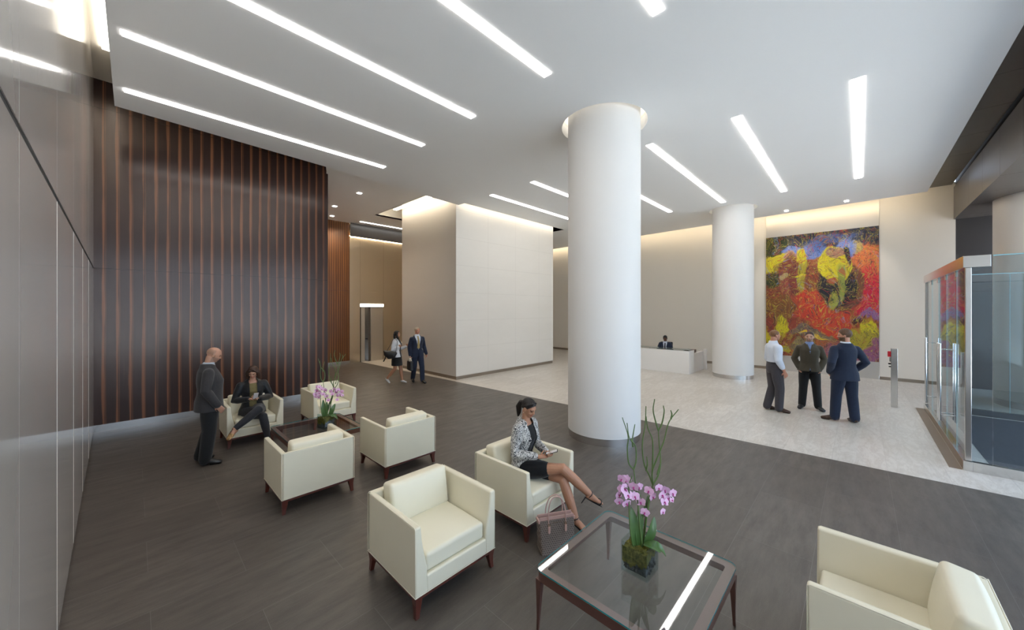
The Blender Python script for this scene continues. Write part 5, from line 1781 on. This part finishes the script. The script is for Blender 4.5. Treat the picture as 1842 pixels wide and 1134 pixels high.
def phone(label, M4, m='phone_dark', back='phone_white'):
    t = thing('smartphone', label, 'phone')
    t.matrix_world = M4
    bm = BM(); box(bm, -0.035, 0.035, -0.0035, 0.0035, -0.07, 0.07)
    obj('case', bm, MAT[back], t, bevel=0.003)
    bm = BM(); box(bm, -0.031, 0.031, 0.0036, 0.0042, -0.062, 0.062)
    obj('screen', bm, MAT[m], t)
    return t

def build_people():
    M = MAT
    CAMR, CAMF = V((0.6918, -0.7221, 0)), V((0.7221, 0.6918, 0))
    def dirw(r, f):
        v = CAMR * r + CAMF * f
        return (v.x, v.y)
    # 1 ---- bald man in charcoal jacket, hands at sides, looking down at the seated woman
    d = dirw(0.78, 0.70)
    p = person('bald man in dark grey jacket standing in profile, looking down at the seated woman', (0.80, 7.20), d)
    f = Fig(h=1.76, hpitch=0.42, hyaw=0.0, H=(0, 0.06, 1.63), N=(0, 0.0, 1.485), C=(0, -0.005, 1.33), ER=(0.245, -0.045, 1.13), WR=(0.225, 0.09, 0.895), EL=(-0.24, -0.02, 1.13), WL=(-0.22, 0.04, 0.90),
            hdR=(-0.1, 0.5, -0.8), hdL=(0.1, 0.5, -0.8), AR=(0.12, -0.05, 0.085), TR=(0.16, 0.13, 0.03), KR=(0.11, 0.0, 0.5), AL=(-0.12, -0.10, 0.085), TL=(-0.2, 0.05, 0.03))
    f.body(p, 'skin_fair', 0.007, beard=True, brow='hair_brown', scalp='scalp_stubble')
    f.shirt(p, 'pale_shirt'); f.jacket(p, 'charcoal_jacket', hem=0.80, belly=0.025, grow=0.028, open_z=1.2, vw=0.05); f.trousers(p, 'black_trousers', grow=0.02); f.shoes(p, 'shoe_black', 0.012)
    # 2 ---- seated woman in black leather jacket (chair at 1.49, 8.02)
    p = person('woman with brown bob in black leather jacket seated with crossed legs, looking at her phone', (1.49, 7.98), (-0.06, -1))
    f = Fig(True, 1.70, P=(0, 0.05, 0.55), W=(0, 0.03, 0.71), C=(0, 0.065, 0.95), N=(0, 0.085, 1.10), H=(0.0, 0.13, 1.245), hpitch=0.42, hyaw=-0.40,
            SR=(0.18, 0.075, 1.02), SL=(-0.18, 0.075, 1.02), ER=(0.27, 0.10, 0.76), EL=(-0.27, 0.11, 0.76), WR=(0.075, 0.335, 0.80), WL=(-0.045, 0.35, 0.79),
            hdR=(-0.75, 0.35, 0.15), hdL=(0.45, 0.55, 0.35), pnR=(0.1, 0.3, -1), pnL=(0.6, 0.2, 0.8), curlR=0.7, curlL=1.0,
            HR=(0.09, 0.10, 0.53), HL=(-0.09, 0.10, 0.55), KR=(-0.10, 0.52, 0.50), KL=(-0.03, 0.55, 0.64), AR=(-0.17, 0.55, 0.10), TR=(-0.17, 0.70, 0.03),
            AL=(0.32, 0.66, 0.40), TL=(0.41, 0.74, 0.27))
    f.body(p, 'skin_fair', 0.0065, lips='lips_red', brow='hair_brown')
    f.shirt(p, 'olive_top', grow=0.016, name='top', collar=False); f.jacket(p, 'black_leather', grow=0.032, hem=0.86, full_open=True, fullw=0.055, sleeve=0.88)
    f.trousers(p, 'jeans_dark', grow=0.004, lo=0.93, rad=(0.105, 0.098, 0.068, 0.064, 0.060, 0.044), name='jeans', top=1.02)
    def bob(bm, Mx):
        for sx in (-1, 1):
            tube(bm, [Mx @ V(q) for q in ((sx * 0.052, -0.01, 0.05), (sx * 0.082, -0.005, 0.0), (sx * 0.092, 0.0, -0.07), (sx * 0.098, 0.012, -0.125))], [0.03, 0.034, 0.036, 0.022], side=(0, 1, 0), n=12)
        tube(bm, [Mx @ V(q) for q in ((0, -0.06, 0.03), (0, -0.09, -0.04), (0, -0.085, -0.11))], [(0.07, 0.04), (0.085, 0.035), (0.09, 0.02)], side=(1, 0, 0), n=14)
        tube(bm, [Mx @ V(q) for q in ((-0.02, 0.06, 0.098), (0.03, 0.078, 0.075), (0.065, 0.055, 0.035), (0.078, 0.03, -0.01))], [0.015, 0.018, 0.017, 0.015], n=10)
        tube(bm, [Mx @ V(q) for q in ((-0.02, 0.06, 0.098), (-0.055, 0.058, 0.06), (-0.074, 0.03, 0.01))], [0.014, 0.013, 0.013], n=10)
    bm = BM(); bob(bm, f.headM); ellipsoid(bm, (0, -0.020, 0.042), (0.082, 0.100, 0.088), f.headM, 22, 16)
    I2 = f.headI
    remesh_obj('hair', bm, M['hair_brown'], p, 0.006, 3, cut=lambda c: (lambda q: q.y > 0.02 and abs(q.x + 0.008) < 0.058 and q.z < 0.066 - abs(q.x) * 0.5 and q.z > -0.12)(I2 @ c))
    for S in 'LR':
        bm = BM(); f.foot(bm, S, grow=0.006)
        an, to = getattr(f, 'A' + S), getattr(f, 'T' + S)
        dn = (to - an).normalized()
        up = dn.cross(V((1, 0, 0)))
        remesh_obj('shoe', bm, M['leopard'], p, 0.006, 2, cut=lambda c: (c - an).dot(up if up.z > 0 else -up) > -0.004 and (c - an).dot(dn) < 0.085)
    bm = BM(); tube(bm, [f.EL.lerp(f.WL, 0.9), f.EL.lerp(f.WL, 0.97)], [0.034, 0.034], n=14); obj('watch', bm, M['phone_dark'], p, smooth=60)
    ph = p.matrix_basis @ Matrix.Translation((0.0, 0.435, 0.845)) @ Matrix.Rotation(0.1, 4, 'Z') @ Matrix.Rotation(math.radians(-38), 4, 'X') @ Matrix.Rotation(PI, 4, 'Z')
    phone('small phone held by the woman in the black leather jacket', ph)
    # 3 ---- seated woman in patterned blazer (chair at 3.13, 2.80)
    p = person('woman with dark ponytail in patterned blazer and black dress seated with crossed bare legs', (3.13, 2.80), (0.13, -1))
    f = Fig(True, 1.70, P=(0, 0.0, 0.55), W=(0, -0.035, 0.71), C=(0, 0.0, 0.95), N=(0, 0.02, 1.10), H=(0.0, 0.065, 1.245), hpitch=0.42, hyaw=-0.10,
            SR=(0.165, 0.01, 1.03), SL=(-0.165, 0.01, 1.03), ER=(0.23, 0.02, 0.77), EL=(-0.215, 0.03, 0.77), WR=(0.055, 0.26, 0.735), WL=(-0.075, 0.28, 0.735),
            hdR=(-0.75, 0.45, 0.0), hdL=(0.55, 0.62, 0.05), pnR=(0.1, 0.2, 1), pnL=(0.2, -0.1, 1), curlR=0.9, curlL=0.9,
            HR=(0.09, 0.06, 0.55), HL=(-0.09, 0.06, 0.53), KR=(-0.03, 0.50, 0.635), KL=(-0.05, 0.49, 0.50), AR=(-0.205, 0.75, 0.345), TR=(-0.31, 0.835, 0.235),
            AL=(-0.03, 0.66, 0.12), TL=(-0.04, 0.79, 0.03))
    f.body(p, 'skin_tan', 0.006, brow='hair_dark')
    f.shirt(p, 'black_cloth', grow=0.010, name='dress_top', collar=False)
    bm = BM()
    f.torso(bm, [q for q in f.prof() if q[0] < 1.11], grow=0.016)
    for S in 'LR':
        h_, k_ = getattr(f, 'H' + S), getattr(f, 'K' + S)
        f.limb(bm, [h_, h_.lerp(k_, 0.30), h_.lerp(k_, 0.52)], [0.105, 0.100, 0.092])
    remesh_obj('skirt', bm, M['black_cloth'], p, 0.008, 4)
    f.jacket(p, 'zebra_blazer', grow=0.024, hem=0.86, full_open=True, fullw=0.058, sleeve=0.78, voxel=0.008, name='blazer')
    def pony(bm, Mx):
        tube(bm, [Mx @ V(q) for q in ((0.0, -0.10, 0.03), (0.0, -0.135, 0.0), (0.005, -0.145, -0.07), (0.0, -0.12, -0.14), (0.01, -0.105, -0.18))], [0.022, 0.034, 0.038, 0.028, 0.012], n=12)
        for sx in (-1, 1):
            tube(bm, [Mx @ V(q) for q in ((sx * 0.03, 0.05, 0.098), (sx * 0.070, 0.01, 0.06), (sx * 0.068, -0.05, 0.01))], [0.012, 0.013, 0.02], n=10)
    bm = BM(); pony(bm, f.headM); ellipsoid(bm, (0, -0.020, 0.042), (0.080, 0.098, 0.083), f.headM, 22, 16)
    I3 = f.headI
    remesh_obj('hair', bm, M['hair_dark'], p, 0.006, 2, cut=lambda c: (lambda q: q.y > -0.09 and q.z < hairline(q.y, -0.05, 0.084))(I3 @ c))
    # strappy heeled sandals
    for S in 'LR':
        an, to = getattr(f, 'A' + S), getattr(f, 'T' + S)
        dn = (to - an).normalized(); sd = dn.cross(V((0, 0, 1))).normalized(); up = sd.cross(dn)
        bm = BM()
        sh = (an - getattr(f, 'K' + S)).normalized()
        ring = [an + (sd * math.cos(a) * 0.038 + sh.cross(sd).normalized() * math.sin(a) * 0.038) - sh * 0.012 for a in [2 * PI * q / 16 for q in range(17)]]
        tube(bm, ring, [0.005] * 17, n=6)
        c = an.lerp(to, 0.80) - up * 0.004
        ring = [c + (sd * math.cos(a) * 0.047 + up * math.sin(a) * 0.031) for a in [2 * PI * q / 16 for q in range(17)]]
        tube(bm, ring, [0.006] * 17, n=6)
        heel = an - dn * 0.035 - up * 0.052
        tube(bm, [heel, an.lerp(to, 0.35) - up * 0.045, an.lerp(to, 0.7) - up * 0.034, to - up * 0.026 + dn * 0.02], [(0.022, 0.005), (0.026, 0.005), (0.038, 0.005), (0.028, 0.004)], side=tuple(sd), n=10)
        if S == 'L':
            tube(bm, [heel, V((heel.x, heel.y, 0.006))], [0.008, 0.005], n=8)
        else:
            tube(bm, [heel, heel - up * 0.07], [0.008, 0.005], n=8)
        obj('sandal', bm, M['sandal_black'], p, smooth=60)
    bm = BM(); ellipsoid(bm, (-0.081, -0.002, -0.042), (0.004, 0.004, 0.004), f.headM, 8, 6); ellipsoid(bm, (0.081, -0.002, -0.042), (0.004, 0.004, 0.004), f.headM, 8, 6)
    obj('earrings', bm, M['phone_white'], p, smooth=60)['kind'] = 'stuff'
    ph = p.matrix_basis @ Matrix.Translation((-0.03, 0.345, 0.762)) @ Matrix.Rotation(math.radians(30), 4, 'Z') @ Matrix.Rotation(math.radians(-72), 4, 'X') @ Matrix.Rotation(PI, 4, 'Z')
    phone('small pale phone held by the woman in the patterned blazer', ph, 'phone_white', 'phone_dark')
    # 4 ---- trio on the marble: white shirt
    p = person('man in white shirt and grey trousers standing left in the group before the painting', (10.22, 1.42), dirw(0.96, -0.18))
    f = Fig(h=1.86, hyaw=0.0, hpitch=0.0, ER=(0.24, -0.03, 1.12), WR=(0.225, 0.09, 0.885), hdR=(0, 0.3, -0.95), EL=(-0.235, -0.02, 1.12), WL=(-0.19, 0.12, 0.9), AL=(-0.09, -0.10, 0.085), TL=(-0.12, 0.07, 0.03), AR=(0.11, 0.04, 0.085), TR=(0.17, 0.21, 0.03), KR=(0.10, 0.06, 0.5))
    f.body(p, 'skin_ruddy', 0.009, brow='hair_ginger')
    f.shirt(p, 'white_shirt', grow=0.020, sleeves=0.62, tuck=1.04); f.trousers(p, 'grey_trousers', grow=0.018, top=1.07); f.shoes(p, 'shoe_brown', 0.012)
    f.hair_cap(p, 'hair_ginger', top=0.002, back=0.006, front=0.098)
    bm = BM(); f.torso(bm, [(1.035, 0.158, 0.115, 0.0), (1.06, 0.157, 0.114, 0.0)], grow=0.012); obj('belt', bm, M['shoe_black'], p, smooth=40)
    # 5 ---- centre, olive jacket, hands in pockets, facing the camera
    p = person('smiling man in olive jacket and dark trousers, hands in pockets, middle of the group', (10.98, 0.85), dirw(-0.55, -0.83))
    f = Fig(h=1.81, hyaw=-0.10, ER=(0.265, -0.06, 1.13), WR=(0.19, 0.03, 0.93), EL=(-0.265, -0.06, 1.13), WL=(-0.19, 0.03, 0.93), hdR=(-0.15, 0.35, -0.9), hdL=(0.15, 0.35, -0.9),
            AR=(0.13, -0.02, 0.085), TR=(0.19, 0.13, 0.03), AL=(-0.15, 0.02, 0.085), TL=(-0.23, 0.16, 0.03), KR=(0.11, 0.015, 0.5), KL=(-0.12, 0.03, 0.5))
    f.body(p, 'skin_fair', 0.009, beard=True, brow='hair_brown')
    f.shirt(p, 'blue_shirt', grow=0.016); f.jacket(p, 'olive_jacket', hem=0.87, open_z=1.27, vw=0.065, grow=0.026, flare=0.03, sleeve=0.94); f.trousers(p, 'black_trousers'); f.shoes(p, 'shoe_black', 0.012)
    f.hair_cap(p, 'hair_brown', top=0.008, back=0.006, front=0.082)
    lapels(f, p, 'olive_jacket', 1.33, 0.045, 1.47, 0.035, 0.14)
    # 6 ---- right, navy suit, back to the camera
    p = person('man in navy suit seen from behind, right of the group', (10.20, 0.22), dirw(0.18, 0.98))
    f = Fig(h=1.92, hyaw=1.05, hpitch=0.05, EL=(-0.265, -0.08, 1.14), WL=(-0.20, 0.09, 0.93), hdL=(0.3, 0.6, -0.6), ER=(0.285, -0.09, 1.15), WR=(0.19, 0.08, 0.96), hdR=(-0.3, 0.6, -0.5),
            AL=(-0.13, 0.06, 0.085), TL=(-0.26, 0.20, 0.03), KL=(-0.11, 0.05, 0.5), AR=(0.14, -0.04, 0.085), TR=(0.17, 0.14, 0.03), KR=(0.12, 0.0, 0.5))
    f.body(p, 'skin_ruddy', 0.009, beard='hair_lightbrown', brow='hair_lightbrown')
    f.shirt(p, 'white_shirt'); f.jacket(p, 'navy_suit', hem=0.80, grow=0.028, flare=0.03); f.trousers(p, 'navy_suit', grow=0.016); f.shoes(p, 'shoe_brown', 0.012)
    f.hair_cap(p, 'hair_lightbrown', top=0.016, back=0.014, low=-0.065, front=0.080, sides=0.006)
    # 7 ---- walking couple
    p = person('woman in white jacket and black dress walking, head turned to the man beside her', (5.75, 10.55), dirw(0.93, -0.12))
    f = Fig(True, h=1.66, hyaw=0.35, AR=(0.09, -0.30, 0.16), TR=(0.10, -0.20, 0.035), KR=(0.09, -0.02, 0.49), AL=(-0.08, 0.16, 0.085), TL=(-0.09, 0.30, 0.03), KL=(-0.09, 0.10, 0.49),
            ER=(0.23, -0.06, 1.12), WR=(0.14, 0.14, 1.22), hdR=(-0.3, 0.3, 0.8), pnR=(-1, 0, 0), curlR=1.4, EL=(-0.24, 0.02, 1.12), WL=(-0.22, 0.24, 1.21), hdL=(0.0, 0.4, 0.9), pnL=(1, 0.3, 0), curlL=1.2)
    f.body(p, 'skin_tan', 0.008, brow='hair_black')
    f.shirt(p, 'black_cloth', name='dress_top', collar=False)
    bm = BM(); f.torso(bm, [(0.60, 0.185, 0.16, 0.01), (0.75, 0.185, 0.15, 0.005), (0.88, 0.178, 0.135, 0.0), (1.0, 0.150, 0.115, 0), (1.12, 0.13, 0.105, 0)], grow=0.012)
    remesh_obj('skirt', bm, M['black_cloth'], p, 0.010, 4)
    f.jacket(p, 'white_jacket', grow=0.03, hem=0.88, full_open=True, fullw=0.05, sleeve=0.93); f.shoes(p, 'shoe_white', 0.004)
    def longhair(bm, Mx):
        tube(bm, [Mx @ V(q) for q in ((0, -0.03, 0.06), (0, -0.075, 0.0), (0, -0.08, -0.10), (0.0, -0.06, -0.19))], [(0.06, 0.05), (0.088, 0.045), (0.095, 0.035), (0.08, 0.022)], side=(1, 0, 0), n=14)
        for sx in (-1, 1):
            tube(bm, [Mx @ V(q) for q in ((sx * 0.05, 0.0, 0.06), (sx * 0.082, -0.01, 0.0), (sx * 0.088, 0.0, -0.10), (sx * 0.08, 0.03, -0.17))], [0.028, 0.03, 0.032, 0.02], side=(0, 1, 0), n=12)
    bm = BM(); longhair(bm, f.headM); ellipsoid(bm, (0, -0.020, 0.042), (0.082, 0.098, 0.086), f.headM, 22, 16)
    I7 = f.headI
    remesh_obj('hair', bm, M['hair_black'], p, 0.007, 3, cut=lambda c: (lambda q: q.y > 0.025 and abs(q.x) < 0.065 and q.z < 0.066)(I7 @ c))
    # shoulder bag on her right side (toward the viewer)
    t = thing('shoulder_bag', 'large black shoulder bag hanging from the walking woman', 'bag', p.location.copy(), p.rotation_euler.z)
    bm = BM()
    tube(bm, [(0.27, -0.26, 1.04), (0.285, -0.20, 0.98), (0.285, -0.10, 0.93), (0.27, 0.02, 0.94), (0.26, 0.08, 0.98)], [(0.05, 0.04), (0.085, 0.10), (0.09, 0.14), (0.08, 0.12), (0.05, 0.06)], side=(1, 0, 0.0), n=14)
    remesh_obj('bag_body', bm, M['bag_black'], t, 0.012, 3)
    bm = BM(); P = bez([(0.29, -0.20, 1.02), (0.235, -0.09, 1.25), (0.15, -0.02, 1.425), (0.17, 0.10, 1.33), (0.25, 0.09, 1.02)], 6); tube(bm, P, [(0.016, 0.005)] * len(P), side=(1, 0, 0), n=8)
    obj('strap', bm, M['bag_black'], t, smooth=60)
    bm = BM(); P = bez([(0.28, -0.22, 0.95), (0.29, -0.24, 0.82), (0.28, -0.30, 0.72)], 5); tube(bm, P, [(0.018, 0.006)] * len(P), side=(0, 1, 0), n=8)
    obj('strap', bm, M['bag_black'], t, smooth=60)
    p = person('older balding man in dark suit and gold tie walking with a briefcase', (6.33, 10.30), dirw(0.55, -0.85))
    f = Fig(h=1.76, hyaw=0.25, AR=(0.10, -0.14, 0.10), TR=(0.13, 0.02, 0.03), KR=(0.10, 0.03, 0.49), AL=(-0.09, 0.24, 0.085), TL=(-0.13, 0.40, 0.03), KL=(-0.10, 0.17, 0.50),
            ER=(0.24, -0.03, 1.12), WR=(0.235, 0.02, 0.87), curlR=1.5, EL=(-0.25, -0.08, 1.12), WL=(-0.27, 0.09, 0.89))
    f.body(p, 'skin_ruddy', 0.009, brow='hair_grey')
    f.shirt(p, 'white_shirt'); tie(f, p, 'gold_tie'); f.jacket(p, 'navy_suit', hem=0.80, open_z=1.02, vw=0.10, grow=0.026); f.trousers(p, 'navy_suit'); f.shoes(p, 'shoe_black', 0.012)
    f.hair_cap(p, 'hair_grey', top=-0.001, back=0.006, front=0.104, sides=0.004)
    t = thing('briefcase', 'soft black briefcase carried by the older man in the dark suit', 'briefcase', p.location.copy(), p.rotation_euler.z)
    bm = BM(); cushion(bm, (0.245, 0.05, 0.545), (0.10, 0.36, 0.30), r=0.03, crown=0.012, crown_axis=0, both=True); obj('case_body', bm, M['bag_black'], t, smooth=60)
    for dx in (-0.03, 0.03):
        bm = BM(); P = bez([(0.245 + dx, -0.04, 0.68), (0.245 + dx * 0.7, -0.02, 0.765), (0.245, 0.03, 0.785), (0.245 + dx * 0.7, 0.08, 0.765), (0.245 + dx, 0.12, 0.68)], 5); tube(bm, P, [0.008] * len(P), n=8)
        obj('handle', bm, M['leather_piping'], t, smooth=60)
    # 8 ---- receptionist
    p = person('receptionist in dark suit seated behind the white desk with folded arms', (14.72, 5.60), (-1, -0.25))
    f = Fig(h=1.72, P=(0, 0.0, 0.50), W=(0, 0.0, 0.66), C=(0, 0.06, 0.90), N=(0, 0.08, 1.05), H=(0, 0.125, 1.195), hpitch=0.35, hyaw=-0.1,
            SR=(0.18, 0.07, 0.98), SL=(-0.18, 0.07, 0.98), ER=(0.26, 0.18, 0.75), EL=(-0.26, 0.18, 0.75), WR=(0.03, 0.33, 0.77), WL=(-0.05, 0.35, 0.80), hdR=(-1, 0.1, 0), hdL=(1, 0.1, 0), pnR=(0, 0, -1), pnL=(0, 0, -1), curlR=0.3, curlL=0.3,
            HR=(0.09, 0.04, 0.50), HL=(-0.09, 0.04, 0.50), KR=(0.12, 0.22, 0.50), KL=(-0.12, 0.22, 0.50), AR=(0.12, 0.16, 0.09), AL=(-0.12, 0.16, 0.09), TR=(0.12, 0.30, 0.03), TL=(-0.12, 0.30, 0.03))
    f.body(p, 'skin_dark', 0.010, lips='lips_dark', brow='hair_black')
    f.shirt(p, 'white_shirt'); tie(f, p, 'dark_tie'); f.jacket(p, 'navy_suit', hem=0.86, open_z=1.10, vw=0.08); f.trousers(p, 'navy_suit'); f.shoes(p, 'shoe_black', 0.010)
    f.hair_cap(p, 'hair_black', top=0.008, back=0.008, front=0.078)
    # office chair behind the desk
    t = thing('office_chair', 'black office chair behind the receptionist', 'chair', (14.80, 5.62, 0), p.rotation_euler.z)
    bm = BM(); cushion(bm, (0, 0.02, 0.42), (0.48, 0.46, 0.08), r=0.03); obj('seat', bm, M['black_cloth'], t, smooth=60)
    bm = BM(); cushion(bm, (0, -0.25, 0.76), (0.46, 0.07, 0.50), r=0.03); obj('backrest', bm, M['black_cloth'], t, smooth=60)
    bm = BM(); tube(bm, [(0, 0, 0.08), (0, 0, 0.40)], [0.03, 0.025]); obj('pedestal', bm, M['chrome'], t, smooth=60)
    for k in range(5):
        a = 2 * PI * k / 5
        bm = BM(); tube(bm, [(0, 0, 0.09), (0.28 * math.cos(a), 0.28 * math.sin(a), 0.06)], [0.022, 0.015], side=(0, 0, 1)); ellipsoid(bm, (0.28 * math.cos(a), 0.28 * math.sin(a), 0.027), (0.025, 0.025, 0.026))
        obj('star_leg', bm, M['black_gap'], t, smooth=60)
def main():
    build_materials()
    build_room()
    build_lights()
    build_chairs()
    make_table('large glass coffee table in the foreground with tapered bronze legs', (2.565, 1.185, 0))
    make_table('glass coffee table in the far seating group, half hidden behind an armchair', (2.05, 6.32, 0))
    vr = math.radians(-44)
    make_orchid('tall orchid arrangement in a glass cube on the foreground table', (2.55, 1.155, 0.457), vr, 0)
    make_orchid('tall orchid arrangement in a glass cube on the far table', (2.14, 6.16, 0.457), vr + 0.25, 1)
    build_entrance()
    build_desk()
    build_smalls()
    if 'build_people' in globals():
        build_people()
    build_world_camera()

main()
